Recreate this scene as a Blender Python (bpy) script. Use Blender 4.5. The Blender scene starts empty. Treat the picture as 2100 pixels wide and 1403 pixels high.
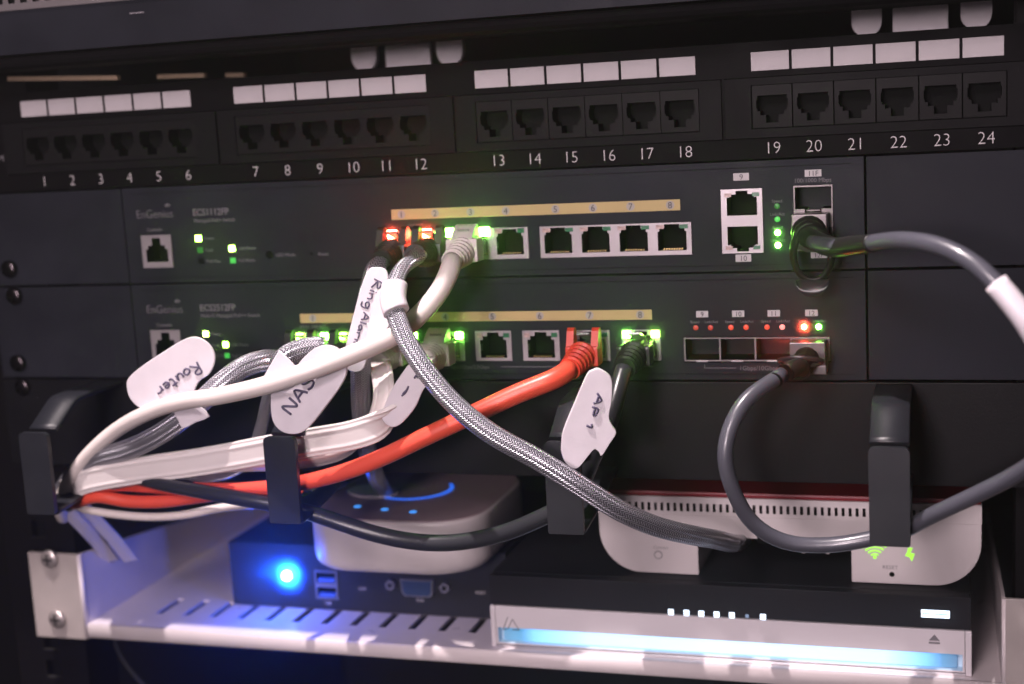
import bpy, bmesh, math, random
from mathutils import Vector, Matrix, geometry
from mathutils.geometry import tessellate_polygon
random.seed(7)
HAZE = 0.18
S = 0.001                                   # everything is authored in millimetres
scn = bpy.context.scene
COL = scn.collection

# ------------------------------------------------------------------ camera
CAMP = Vector((193.060, -552.843, 107.972))
RIGHT = Vector((0.95468127, 0.29273523, -0.05375653))
FWD = Vector((-0.29758788, 0.94188968, -0.15583737))
UP = Vector((0.00501363, 0.16477231, 0.98631889))
FPX = 2826.66
cam_d = bpy.data.cameras.new('camera')
cam = bpy.data.objects.new('camera', cam_d)
COL.objects.link(cam)
R3 = Matrix((RIGHT, UP, -FWD)).transposed()
cam.matrix_world = Matrix.Translation(CAMP * S) @ R3.to_4x4()
cam_d.sensor_width = 36.0
cam_d.lens = 36.0 * FPX / 2100.0
cam_d.clip_start = 0.02
cam_d.clip_end = 20.0
cam_d.dof.use_dof = True
cam_d.dof.focus_distance = 0.53
cam_d.dof.aperture_fstop = 7.0
scn.camera = cam

# ------------------------------------------------------------------ world, lamps, exposure
w = bpy.data.worlds.new('World'); scn.world = w; w.use_nodes = True
bg = w.node_tree.nodes['Background']
bg.inputs[0].default_value = (0.62, 0.5, 0.55, 1)
bg.inputs[1].default_value = 0.015
scn.view_settings.view_transform = 'Standard'
scn.view_settings.look = 'None'
scn.view_settings.exposure = 0.0
scn.view_settings.gamma = 1.0

def area(name, loc, target, size, power, color, spread=math.pi):
    d = bpy.data.lights.new(name, 'AREA'); d.shape = 'DISK'; d.size = size * S; d.energy = power
    d.color = color; d.spread = spread
    o = bpy.data.objects.new(name, d); COL.objects.link(o)
    o.location = Vector(loc) * S
    o.rotation_euler = (Vector(target) - Vector(loc)).to_track_quat('-Z', 'Y').to_euler()
    return o
# a small hard lamp above the photographer's left shoulder, and the room behind the camera
area('key_lamp', (-225, -350, 1080), (10, -40, -40), 14, 32.0, (1.0, 0.86, 0.86))
area('room_light', (30, -1120, 180), (20, 0, 10), 200, 8.0, (1.0, 0.82, 0.87))
area('ceiling_light', (-90, -1000, 560), (20, 0, -10), 260, 7.5, (1.0, 0.83, 0.86))  # added fill, split off the room light to brighten upward faces

# ------------------------------------------------------------------ materials
def nodes(name):
    m = bpy.data.materials.new(name); m.use_nodes = True
    nt = m.node_tree; return m, nt, nt.nodes['Principled BSDF']
def mat(name, c, rough=0.5, metal=0.0, spec=0.5, bump=0.0, bscale=900.0, var=0.0, vscale=60.0, emis=None, es=0.0,
        coat=0.0, trans=0.0, rvar=0.0, sss=0.0, grime=0.0):
    m, nt, b = nodes(name)
    b.inputs['Base Color'].default_value = (*c, 1)
    b.inputs['Roughness'].default_value = rough
    b.inputs['Metallic'].default_value = metal
    b.inputs['Specular IOR Level'].default_value = spec
    b.inputs['Coat Weight'].default_value = coat
    b.inputs['Coat Roughness'].default_value = 0.12
    b.inputs['Transmission Weight'].default_value = trans
    if sss:
        b.inputs['Subsurface Weight'].default_value = sss
        b.inputs['Subsurface Scale'].default_value = 0.002
        b.inputs['Subsurface Radius'].default_value = (1, .8, .7)
    if emis:
        b.inputs['Emission Color'].default_value = (*emis, 1)
        b.inputs['Emission Strength'].default_value = es
    tc = nt.nodes.new('ShaderNodeTexCoord')
    def noise(scale, detail=3):
        n = nt.nodes.new('ShaderNodeTexNoise'); n.inputs['Scale'].default_value = scale
        n.inputs['Detail'].default_value = detail
        nt.links.new(tc.outputs['Object'], n.inputs['Vector']); return n
    if bump:
        n = noise(bscale); bp = nt.nodes.new('ShaderNodeBump')
        bp.inputs['Strength'].default_value = bump; bp.inputs['Distance'].default_value = 0.0002
        nt.links.new(n.outputs['Fac'], bp.inputs['Height']); nt.links.new(bp.outputs['Normal'], b.inputs['Normal'])
    if var:
        n = noise(vscale, 5); mr = nt.nodes.new('ShaderNodeMapRange')
        mr.inputs['From Min'].default_value = .3; mr.inputs['From Max'].default_value = .7
        mr.inputs['To Min'].default_value = 1 - var; mr.inputs['To Max'].default_value = 1 + var
        mx = nt.nodes.new('ShaderNodeVectorMath'); mx.operation = 'SCALE'
        mx.inputs[0].default_value = c
        nt.links.new(n.outputs['Fac'], mr.inputs['Value']); nt.links.new(mr.outputs['Result'], mx.inputs['Scale'])
        nt.links.new(mx.outputs['Vector'], b.inputs['Base Color'])
    if rvar:
        n = noise(45, 6); mr = nt.nodes.new('ShaderNodeMapRange')
        mr.inputs['From Min'].default_value = .3; mr.inputs['From Max'].default_value = .7
        mr.inputs['To Min'].default_value = rough - rvar; mr.inputs['To Max'].default_value = rough + rvar
        nt.links.new(n.outputs['Fac'], mr.inputs['Value']); nt.links.new(mr.outputs['Result'], b.inputs['Roughness'])
    return m

def braid_material(name, dark, light, rough=0.32, coat=0.4):
    m, nt, b = nodes(name)
    L = nt.links.new
    uv = nt.nodes.new('ShaderNodeUVMap'); uv.uv_map = 'UVMap'
    sep = nt.nodes.new('ShaderNodeSeparateXYZ'); L(uv.outputs['UV'], sep.inputs[0])
    def math_(op, a, bb=None):
        n = nt.nodes.new('ShaderNodeMath'); n.operation = op
        for i, v in enumerate((a, bb)):
            if v is None: continue
            if isinstance(v, (int, float)): n.inputs[i].default_value = v
            else: L(v, n.inputs[i])
        return n.outputs[0]
    # u: 0..1 round the sleeve, v: millimetres along it; herringbone columns of slanted threads
    cols = math_('MULTIPLY', sep.outputs['X'], 22.0)
    tri = math_('PINGPONG', cols, 1.0)
    s = math_('MULTIPLY', math_('ADD', math_('MULTIPLY', tri, 1.2), math_('MULTIPLY', sep.outputs['Y'], 0.85)), 6.2832)
    h = math_('ADD', math_('MULTIPLY', math_('SINE', s), 0.5), 0.5)
    edge = math_('MULTIPLY', math_('ABSOLUTE', math_('SUBTRACT', tri, 0.5)), 2.0)
    ht = math_('MULTIPLY', h, math_('SUBTRACT', 1.0, math_('MULTIPLY', edge, 0.35)))
    nz = nt.nodes.new('ShaderNodeTexNoise'); nz.inputs['Scale'].default_value = 160
    mix = nt.nodes.new('ShaderNodeMix'); mix.data_type = 'RGBA'
    mix.inputs['A'].default_value = (*dark, 1); mix.inputs['B'].default_value = (*light, 1)
    L(math_('MULTIPLY', ht, math_('ADD', math_('MULTIPLY', nz.outputs['Fac'], 0.8), 0.5)), mix.inputs['Factor'])
    L(mix.outputs['Result'], b.inputs['Base Color'])
    bp = nt.nodes.new('ShaderNodeBump'); bp.inputs['Strength'].default_value = 0.8
    bp.inputs['Distance'].default_value = 0.0004
    L(ht, bp.inputs['Height']); L(bp.outputs['Normal'], b.inputs['Normal'])
    b.inputs['Metallic'].default_value = 0.75
    b.inputs['Roughness'].default_value = rough
    b.inputs['Coat Weight'].default_value = coat
    b.inputs['Coat Roughness'].default_value = 0.2
    return m

M = {}
M['switch'] = mat('graphite_paint', (0.016, 0.017, 0.0235), 0.5, spec=.08, bump=.25, bscale=1500, var=.22, vscale=22, rvar=.1)
M['patch'] = mat('black_patch_steel', (0.0045, 0.004, 0.005), 0.5, spec=.03, bump=.2, bscale=1200, rvar=.06)
M['module'] = mat('black_module_plastic', (0.007, 0.0066, 0.0078), 0.5, spec=.045, bump=.15, rvar=.06)
M['jack'] = mat('jack_plastic', (0.0085, 0.008, 0.009), 0.45, spec=.06, rvar=.05)
M['hole'] = mat('dark_socket_interior', (0.003, 0.003, 0.0035), 0.6, spec=.05)
M['paper'] = mat('white_paper_label', (0.40, 0.37, 0.385), 0.6, bump=.1, var=.07, vscale=70)
M['print'] = mat('pale_grey_print', (0.50, 0.47, 0.48), 0.6)
M['dimprint'] = mat('dim_grey_print', (0.16, 0.15, 0.165), 0.6)
M['spot'] = mat('grey_spot_print', (0.36, 0.33, 0.31), 0.6)
M['ink'] = mat('black_print', (0.02, 0.02, 0.03), 0.6)
M['marker'] = mat('marker_ink', (0.06, 0.05, 0.10), 0.5)
M['yellow'] = mat('yellow_strip_print', (0.46, 0.35, 0.15), 0.6, var=.05)
M['shield'] = mat('tinned_steel', (0.34, 0.31, 0.325), 0.38, metal=0.45, var=.06, rvar=.08)
M['cage'] = mat('dull_cage_steel', (0.16, 0.14, 0.145), 0.4, metal=.4, rvar=.08)
M['plugmetal'] = mat('plug_metal', (0.13, 0.115, 0.12), 0.3, metal=.6, rvar=.08)
M['chrome'] = mat('bright_metal', (0.72, 0.70, 0.72), 0.16, metal=1.0, rvar=.05)
M['gold'] = mat('gold_contact', (0.75, 0.55, 0.25), 0.3, metal=1.0)
M['ring'] = mat('black_steel_ring', (0.013, 0.014, 0.018), 0.38, spec=.35, bump=.25, bscale=5000, rvar=.08)
M['manager'] = mat('black_manager_steel', (0.005, 0.005, 0.0065), 0.5, spec=.15, bump=.3, bscale=1300, rvar=.08)
M['rackblack'] = mat('black_rack_steel', (0.005, 0.0045, 0.0055), 0.5, spec=.06, bump=.3, rvar=.1)
M['void'] = mat('black_cabinet_interior', (0.006, 0.0055, 0.0075), 0.8)
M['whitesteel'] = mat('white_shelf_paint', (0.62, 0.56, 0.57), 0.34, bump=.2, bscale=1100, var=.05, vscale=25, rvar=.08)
M['earsteel'] = mat('greyish_ear_paint', (0.33, 0.295, 0.285), 0.4, bump=.2, bscale=1100, var=.08, vscale=60, rvar=.08)  # ears get a darker base colour than the rest of the shelf
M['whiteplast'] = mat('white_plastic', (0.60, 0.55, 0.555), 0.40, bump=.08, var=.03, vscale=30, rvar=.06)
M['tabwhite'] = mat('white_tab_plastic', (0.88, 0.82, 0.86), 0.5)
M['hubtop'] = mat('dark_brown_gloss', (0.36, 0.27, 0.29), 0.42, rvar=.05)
M['redplast'] = mat('dark_red_plastic', (0.22, 0.007, 0.018), 0.45, bump=.1)
M['nasblack'] = mat('black_nas_plastic', (0.016, 0.0155, 0.019), 0.55, spec=.1, bump=.25, bscale=1200)
M['nassilver'] = mat('silver_white_panel', (0.64, 0.60, 0.63), 0.38, metal=.05)
M['pcface'] = mat('matte_black_pc', (0.022, 0.023, 0.028), 0.6, spec=.12, bump=.3, bscale=1300)
M['usb'] = mat('usb_shell_metal', (0.22, 0.22, 0.26), 0.4, metal=.6)
M['usbtongue'] = mat('blue_usb_tongue', (0.05, 0.12, 0.4), 0.5)
M['vga'] = mat('blue_vga_plastic', (0.012, 0.035, 0.09), 0.5)
M['whitecable'] = mat('white_cable_jacket', (0.62, 0.56, 0.535), 0.42, var=.06, vscale=35, bump=.15, sss=.1)
M['whiteflat'] = mat('white_flat_cable', (0.66, 0.61, 0.60), 0.45, var=.05, vscale=40, sss=.1)
M['redcable'] = mat('red_cable_jacket', (0.66, 0.075, 0.042), 0.38, var=.05, sss=.1)
M['redboot'] = mat('red_boot', (0.66, 0.05, 0.028), 0.42, sss=.1)
M['blackcable'] = mat('black_cable_jacket', (0.022, 0.023, 0.027), 0.30, bump=.3, bscale=500)
M['blackboot'] = mat('black_boot', (0.009, 0.0085, 0.009), 0.38)
M['greycable'] = mat('grey_cable_jacket', (0.062, 0.063, 0.079), 0.33, coat=.3, bump=.2, bscale=400, var=.08)
M['braid'] = braid_material('silver_black_braid', (0.02, 0.02, 0.035), (0.90, 0.88, 0.97), 0.32, 0.35)
M['tag'] = mat('white_plastic_tag', (0.60, 0.56, 0.60), 0.42, var=.05, vscale=120, bump=.35, bscale=350, sss=.15)
M['clear'] = mat('clear_plug_plastic', (0.55, 0.6, 0.55), 0.12, trans=.75, spec=.5)
M['tan'] = mat('tan_strip', (0.42, 0.31, 0.21), 0.6)
M['mauve'] = mat('pinkish_grey_steel', (0.14, 0.125, 0.13), 0.5)
M['ledwhite_off'] = mat('clear_led_window', (0.42, 0.30, 0.28), 0.25, var=.5, vscale=900)
M['ledgreen_off'] = mat('green_led_window', (0.015, 0.13, 0.055), 0.25, var=.4, vscale=900)
M['trough'] = mat('pale_trough_plastic', (0.55, 0.70, 0.80), 0.35)
def bar_glow():
    m, nt, b = nodes('blue_white_light_guide'); L = nt.links.new
    tc = nt.nodes.new('ShaderNodeTexCoord'); sp = nt.nodes.new('ShaderNodeSeparateXYZ'); L(tc.outputs['Generated'], sp.inputs[0])
    cr = nt.nodes.new('ShaderNodeValToRGB'); e = cr.color_ramp.elements
    e[0].position = 0.0; e[0].color = (.0, .09, .17, 1); e[1].position = 1.0; e[1].color = (.0, .05, .12, 1)
    for p, c in ((.045, (.0, .16, .30)), (.075, (.12, .42, .95)), (.2, (.42, .68, 1.0)), (.5, (.50, .74, 1.0)), (.85, (.45, .70, 1.0)), (.94, (.10, .38, .9)), (.97, (.0, .12, .25))):
        q = e.new(p); q.color = (*c, 1)
    L(sp.outputs['X'], cr.inputs['Fac']); L(cr.outputs['Color'], b.inputs['Emission Color']); b.inputs['Emission Strength'].default_value = 1.75
    b.inputs['Base Color'].default_value = (.2, .3, .4, 1); return m
def glow(name, c, s): return mat(name, (c[0]*.3, c[1]*.3, c[2]*.3), 0.4, emis=c, es=s)
M['g_hi'] = glow('bright_green_led', (0.30, 1.0, 0.10), 90.0)
M['g_mid'] = glow('dim_green_led', (0.06, 0.55, 0.08), 1.0)
M['g_low'] = glow('faint_green_led', (0.03, 0.25, 0.03), 0.6)
M['y_hi'] = glow('bright_lime_led', (0.45, 1.0, 0.10), 45.0)
M['r_hi'] = glow('bright_red_led', (1.0, 0.07, 0.035), 190.0)
M['r_mid'] = glow('red_led', (1.0, 0.09, 0.04), 0.75)
M['r_low'] = glow('dim_red_led', (0.8, 0.07, 0.04), 0.45)
M['r_pink'] = glow('pink_red_led', (1.0, 0.28, 0.24), 1.6)
M['b_led'] = glow('blue_power_led', (0.30, 0.52, 1.0), 40.0)
M['b_ring'] = glow('blue_ring_light', (0.03, 0.16, 0.95), 1.1)
M['b_dot'] = glow('blue_dot_led', (0.06, 0.33, 1.0), 1.3)
M['w_led'] = glow('white_led', (0.72, 0.84, 1.0), 3.2)
M['w_bar'] = bar_glow() # glow('blue_white_led_bar', (0.42, 0.68, 1.0), 1.6)
M['icon'] = glow('lime_icon_light', (0.42, 1.0, 0.08), 1.1)
M['g_emit_plug'] = M['y_hi']

# ------------------------------------------------------------------ mesh helpers (mm)
def V(*a): return Vector(a)
def at(px, py, Y):
    """point of the place seen at pixel (px,py) of the photograph that lies Y mm behind the panel plane"""
    d = RIGHT * ((px - 1050) / FPX) + FWD - UP * ((py - 701.5) / FPX)
    return CAMP + d * ((Y - CAMP.y) / d.y)
def at_z(px, py, Z):
    d = RIGHT * ((px - 1050) / FPX) + FWD - UP * ((py - 701.5) / FPX)
    return CAMP + d * ((Z - CAMP.z) / d.z)

class MB:
    def __init__(s): s.v = []; s.f = []; s.m = []; s.sm = []; s.uv = {}
    def face(s, pts, mi=0, sm=False, uv=None):
        n = len(s.v); s.v += [Vector(p) for p in pts]; s.f.append(tuple(range(n, n + len(pts)))); s.m.append(mi); s.sm.append(sm)
        if uv: s.uv[len(s.f) - 1] = uv
    def grid(s, rows, closed=False, mi=0, sm=True, capa=False, capb=False, uvs=None):
        n = len(s.v); k = len(rows[0])
        for r in rows: s.v += [Vector(p) for p in r]
        for i in range(len(rows) - 1):
            for j in range(k if closed else k - 1):
                j2 = (j + 1) % k
                s.f.append((n + i*k + j, n + i*k + j2, n + (i+1)*k + j2, n + (i+1)*k + j)); s.m.append(mi); s.sm.append(sm)
                if uvs:
                    a, b = uvs[i], uvs[i + 1]
                    s.uv[len(s.f) - 1] = [(j / k, a), ((j+1) / k, a), ((j+1) / k, b), (j / k, b)]
        if capa: s.f.append(tuple(n + j for j in range(k))[::-1]); s.m.append(mi); s.sm.append(False)
        if capb: s.f.append(tuple(n + (len(rows)-1)*k + j for j in range(k))); s.m.append(mi); s.sm.append(False)
    def box(s, x0, x1, y0, y1, z0, z1, mi=0, bev=0.0, rot=None):
        bm = bmesh.new()
        vs = [bm.verts.new(p) for p in ((x0,y0,z0),(x1,y0,z0),(x1,y1,z0),(x0,y1,z0),(x0,y0,z1),(x1,y0,z1),(x1,y1,z1),(x0,y1,z1))]
        for f in ((3,2,1,0),(4,5,6,7),(0,1,5,4),(1,2,6,5),(2,3,7,6),(3,0,4,7)): bm.faces.new([vs[i] for i in f])
        if bev > 0:
            bmesh.ops.bevel(bm, geom=bm.edges[:], offset=bev, segments=2, profile=.7, affect='EDGES')
        s.add_bm(bm, mi, rot)
    def add_bm(s, bm, mi=0, rot=None, sm=False):
        n = len(s.v); bm.verts.index_update()
        for v in bm.verts: s.v.append(rot @ v.co if rot else v.co.copy())
        for f in bm.faces: s.f.append(tuple(n + v.index for v in f.verts)); s.m.append(mi); s.sm.append(sm)
        bm.free()
    def cyl(s, c, axis, r, h, seg=20, mi=0, r2=None, dome=0.0):
        """cylinder from c along axis for h"""
        a = Vector(axis).normalized(); u = a.orthogonal().normalized(); v = a.cross(u); c = Vector(c)
        r2 = r if r2 is None else r2
        prof = [(0, r), (h, r2)]
        if dome:
            prof = [(0, r), (h * .5, r)] + [(h * .5 + dome * math.sin(t), r2 * math.cos(t)) for t in (0.35, .7, 1.05, 1.35)]
        rows = [[c + a * d + (u * math.cos(2*math.pi*j/seg) + v * math.sin(2*math.pi*j/seg)) * rr for j in range(seg)] for d, rr in prof]
        s.grid(rows, True, mi, True, True, True)
    def prism(s, outline, y0, y1, mi=0, sm=False, mis=None, fn=None):
        """outline in XZ, extruded along Y (fn maps (a,b,d) to a point)"""
        fn = fn or (lambda a, b, d: Vector((a, d, b)))
        k = len(outline)
        A = [fn(a, b, y0) for a, b in outline]; B = [fn(a, b, y1) for a, b in outline]
        s.face(A, mi); s.face(B[::-1], mi)
        s.grid([A, B], True, mi if mis is None else mis, sm)
    def cut(s, x0, x1, z0, z1, y, holes, depth, fn=None, side=3.0, back=True, m_front=0, m_hole=1):
        """a plate front with real openings; holes are rectangles whose union forms the opening"""
        fn = fn or (lambda a, b, d: Vector((a, y + d, b)))
        xs = sorted({x0, x1, *[min(max(h[i], x0), x1) for h in holes for i in (0, 1)]})
        zs = sorted({z0, z1, *[min(max(h[i], z0), z1) for h in holes for i in (2, 3)]})
        def is_hole(i, j):
            if i < 0 or j < 0 or i >= len(xs) - 1 or j >= len(zs) - 1: return False
            cx, cz = (xs[i] + xs[i+1]) / 2, (zs[j] + zs[j+1]) / 2
            return any(h[0] < cx < h[1] and h[2] < cz < h[3] for h in holes)
        for i in range(len(xs) - 1):
            for j in range(len(zs) - 1):
                a, b, c, d = xs[i], xs[i+1], zs[j], zs[j+1]
                if not is_hole(i, j): s.face([fn(a, c, 0), fn(b, c, 0), fn(b, d, 0), fn(a, d, 0)], m_front); continue
                if back: s.face([fn(a, c, depth), fn(b, c, depth), fn(b, d, depth), fn(a, d, depth)], m_hole)
                for di, dj, p, q in ((-1,0,(a,c),(a,d)),(1,0,(b,d),(b,c)),(0,-1,(b,c),(a,c)),(0,1,(a,d),(b,d))):
                    if not is_hole(i+di, j+dj):
                        s.face([fn(*p, 0), fn(*q, 0), fn(*q, depth), fn(*p, depth)], m_hole)
        if side:
            for p, q in (((x0,z0),(x0,z1)),((x0,z1),(x1,z1)),((x1,z1),(x1,z0)),((x1,z0),(x0,z0))):
                s.face([fn(*p, 0), fn(*p, side), fn(*q, side), fn(*q, 0)], m_front)

def mesh_of(name, mb, mats, org=Vector((0, 0, 0))):
    me = bpy.data.meshes.new(name)
    me.from_pydata([((v - org) * S)[:] for v in mb.v], [], mb.f)
    for m in (mats if isinstance(mats, (list, tuple)) else [mats]): me.materials.append(M[m] if isinstance(m, str) else m)
    me.polygons.foreach_set('material_index', mb.m)
    me.polygons.foreach_set('use_smooth', mb.sm)
    if mb.uv:
        l = me.uv_layers.new(name='UVMap')
        for fi, uv in mb.uv.items():
            for li, c in zip(me.polygons[fi].loop_indices, uv): l.data[li].uv = c
    me.update(); return me

def wloc(o):                                   # world location in mm (nothing here is rotated except in its mesh)
    p = Vector(o.location) / S
    while o.parent: o = o.parent; p += Vector(o.location) / S
    return p
def put(name, me, parent=None, loc=(0, 0, 0)):
    """link an object whose mesh origin sits at world position loc (mm)"""
    o = bpy.data.objects.new(name, me); COL.objects.link(o)
    if parent: o.parent = parent; o.location = (Vector(loc) - wloc(parent)) * S
    else: o.location = Vector(loc) * S
    return o
def part(name, mb, mats, parent, label=None, kind=None):
    n = len(mb.v); c = Vector((0, 0, 0))
    if n:
        lo = [min(v[i] for v in mb.v) for i in range(3)]; hi = [max(v[i] for v in mb.v) for i in range(3)]
        c = Vector([(lo[i] + hi[i]) / 2 for i in range(3)])
    o = put(name, mesh_of(name, mb, mats, c), parent, c)
    if label: o['label'] = label
    if kind: o['kind'] = kind
    return o
def thing(name, label, cat, loc=(0, 0, 0), group=None):
    o = bpy.data.objects.new(name, None); o.empty_display_size = .01; COL.objects.link(o); o.location = Vector(loc) * S
    o['label'] = label; o['category'] = cat
    if group: o['group'] = group
    return o
def structure(name, mb, mats):
    o = part(name, mb, mats, None); o['kind'] = 'structure'; return o

# text --------------------------------------------------------------
def text_mesh(body, h, squeeze=1.0, spacing=1.0, bold=0.0):
    cu = bpy.data.curves.new('lettering', 'FONT'); cu.body = body; cu.size = h * S / 0.73
    cu.align_x = 'CENTER'; cu.align_y = 'BOTTOM_BASELINE'; cu.extrude = 0.00004; cu.space_character = spacing
    cu.offset = bold * S; cu.resolution_u = 3
    o = bpy.data.objects.new('tmp', cu); COL.objects.link(o)
    bpy.context.view_layer.update()
    me = bpy.data.meshes.new_from_object(o.evaluated_get(bpy.context.evaluated_depsgraph_get()))
    bpy.data.objects.remove(o); bpy.data.curves.remove(cu)
    me.transform(Matrix.Diagonal((squeeze, 1, 1, 1)))
    me.transform(Matrix.Rotation(math.pi / 2, 4, 'X'))
    return me
def text(name, body, h, x, z, m, parent, y=-0.12, align='c', squeeze=1.0, spacing=1.0, bold=0.0):
    me = text_mesh(body, h, squeeze, spacing, bold)
    me.materials.clear(); me.materials.append(M[m])
    if align == 'l':
        mn = min(v.co.x for v in me.vertices); me.transform(Matrix.Translation((-mn, 0, 0)))
    return put(name, me, parent, (x, y, z))

# curves ---------------------------------------------------------------
def spline(pts, step=2.2):
    """Catmull-Rom through (point, value) samples"""
    P = [Vector(p) for p in pts]
    P = [P[0] * 2 - P[1]] + P + [P[-1] * 2 - P[-2]]
    out = []
    for i in range(1, len(P) - 2):
        a, b, c, d = P[i-1:i+3]
        n = max(2, int((c - b).length / step))
        for k in range(n):
            t = k / n
            # centripetal-ish blend via uniform Catmull-Rom
            out.append(.5 * ((2*b) + (c - a) * t + (2*a - 5*b + 4*c - d) * t*t + (3*b - a - 3*c + d) * t**3))
    out.append(P[-2].copy())
    return out
def smooth(pts, it=2):
    for _ in range(it):
        pts = [pts[0]] + [(pts[i-1] + pts[i] * 2 + pts[i+1]) / 4 for i in range(1, len(pts)-1)] + [pts[-1]]
    return pts
def tube(mb, path, r, seg=14, flat=1.0, side=None, groove=0.0, ngroove=3, mi=0, rfun=None, box=False, lumpy=0.0):
    """sweep a (flattened, grooved) section along path; side = direction of the wide axis"""
    rows, uvs, L = [], [], 0.0
    prev = None
    for i, p in enumerate(path):
        t = (path[min(i+1, len(path)-1)] - path[max(i-1, 0)]).normalized()
        if i: L += (p - path[i-1]).length
        if side is not None:
            sd = side(i / (len(path)-1)) if callable(side) else Vector(side)
            u = (sd - t * sd.dot(t)).normalized()
        else:
            if prev is None: prev = t.orthogonal()
            u = (prev - t * prev.dot(t)).normalized(); prev = u
        v = t.cross(u)
        rr = r if rfun is None else r * rfun(i / (len(path)-1), L)
        row = []
        for j in range(seg):
            a = 2 * math.pi * j / seg
            ca, sa = math.cos(a), math.sin(a)
            if box:                                   # squarish flat section
                ca = math.copysign(abs(ca) ** .45, ca); sa = math.copysign(abs(sa) ** .45, sa)
            g = 1.0 - groove * (0.5 + 0.5 * math.cos(ca * math.pi * ngroove)) if groove else 1.0
            row.append(p + u * (rr * ca) + v * (rr * flat * sa * g))
        rows.append(row); uvs.append(L)
    mb.grid(rows, True, mi, True, True, True, uvs)

def plate(mb, outline, Yf, th=0.8, mi=0, closed_smooth=True, sub=4):
    """a flat tag: outline in photo pixels laid on the plane Yf(px,py), given its real thickness"""
    P = [Vector((a, b)) for a, b in outline]; n = len(P); Q = []
    for i in range(n):
        a, b, c, d = P[(i-1) % n], P[i], P[(i+1) % n], P[(i+2) % n]
        for k in range(sub if closed_smooth else 1):
            t = k / sub
            Q.append(.5 * ((2*b) + (c-a)*t + (2*a - 5*b + 4*c - d)*t*t + (3*b - a - 3*c + d)*t**3))
    ctr = sum(Q, Vector((0, 0))) / len(Q)
    F = [at(q.x, q.y, Yf(q.x, q.y)) for q in Q]
    nrm = (F[len(F)//3] - F[0]).cross(F[2*len(F)//3] - F[0]).normalized()
    if nrm.dot(FWD) > 0: nrm = -nrm
    c3 = sum(F, Vector()) / len(F)
    ins = [f + (c3 - f).normalized() * .28 for f in F]
    rows = [[f + nrm * (th / 2) for f in ins], [f + nrm * (th * .25) for f in F], [f - nrm * (th * .25) for f in F], [f - nrm * (th / 2) for f in ins]]
    mb.grid(rows, True, mi, True)
    for r, rev in ((rows[0], False), (rows[3], True)):
        base = len(mb.v); mb.v += [Vector(p) for p in r]
        for tri in tessellate_polygon([r]):
            mb.f.append(tuple(base + i for i in (tri[::-1] if rev else tri))); mb.m.append(mi); mb.sm.append(False)
    return nrm

GL = {'R': [[(0,0),(.05,.5),(.1,1),(.45,.95),(.5,.7),(.1,.5),(.3,.3),(.6,0)]],
 'o': [[(.25,.5),(.05,.4),(0,.2),(.1,.02),(.3,0),(.45,.2),(.4,.42),(.25,.5)]],
 'u': [[(0,.5),(.02,.15),(.15,0),(.35,.1),(.42,.5),(.45,0)]],
 't': [[(.2,.85),(.15,.3),(.25,0),(.4,.05)],[(0,.55),(.4,.6)]],
 'e': [[(.02,.25),(.35,.3),(.3,.5),(.1,.45),(0,.2),(.15,0),(.4,.08)]],
 'r': [[(0,.5),(.05,0)],[(.04,.3),(.2,.48),(.45,.45)]],
 'N': [[(0,0),(.05,1),(.5,.05),(.6,1)]],
 'A': [[(0,0),(.3,1),(.6,0)],[(.12,.38),(.5,.4)]],
 'S': [[(.5,.9),(.25,1),(.05,.8),(.2,.55),(.45,.4),(.45,.12),(.2,0),(0,.12)]],
 'P': [[(.05,0),(.08,1),(.45,.9),(.45,.6),(.1,.5)]],
 '1': [[(0,.75),(.15,1),(.15,0)]],
 'i': [[(.05,.5),(.05,0)],[(.05,.75),(.07,.8)]],
 'n': [[(0,.5),(.02,0)],[(.02,.3),(.2,.5),(.35,.4),(.38,0)]],
 'g': [[(.4,.45),(.15,.5),(0,.25),(.15,.02),(.38,.2),(.42,.5),(.4,-.35),(.1,-.45)]],
 'l': [[(.05,1),(.05,0)]],
 'a': [[(.38,.45),(.12,.5),(0,.2),(.15,0),(.36,.2),(.4,.5),(.45,0)]],
 'm': [[(0,.5),(.02,0)],[(.02,.35),(.15,.5),(.24,.35),(.25,0)],[(.25,.35),(.38,.5),(.48,.35),(.5,0)]],
 ' ': []}
def scribble(mb, word, p0, p1, hpx, Yf, r=0.33, lift=0.55, flip=1):
    """hand lettering from pixel p0 to p1 along its baseline, letters hpx tall"""
    a, b = Vector(p0), Vector(p1); u = (b - a).normalized(); up = Vector((u.y, -u.x)) * flip
    W_ = lambda ch: {'i': .1, 'l': .1, '1': .2, 'm': .52, 'r': .42, 't': .4, 'P': .45, 'S': .5}.get(ch, .6 if ch.isupper() else .45) + .14
    tot = sum(W_(ch) for ch in word); sc = (b - a).length / tot
    x = 0.0
    for ch in word:
        for st in GL[ch]:
            pts = [a + u * ((x + q[0]) * sc) + up * (q[1] * hpx) for q in st]
            W = [at(p.x, p.y, Yf(p.x, p.y)) - FWD * lift for p in pts]
            tube(mb, spline(W, .6) if len(W) > 1 else W, r, 6)
        x += W_(ch)

# ====================================================================== SETTING
mb = MB(); mb.box(-900, 900, 520, 530, -700, 700); structure('back_wall', mb, 'void')
mb = MB(); mb.box(-330, -320, -40, 519, -700, 700); structure('left_wall', mb, 'void')
mb = MB(); mb.box(320, 330, -40, 519, -700, 700); structure('right_wall', mb, 'void')
mb = MB(); mb.box(-319, 319, -40, 519, -460, -450); structure('cabinet_floor', mb, 'void')
mb = MB(); mb.box(-319, 319, -101, 519, 250, 262, bev=1); structure('cabinet_roof', mb, 'rackblack')  # unseen; overhang shaped to cut off the key lamp's light

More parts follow.
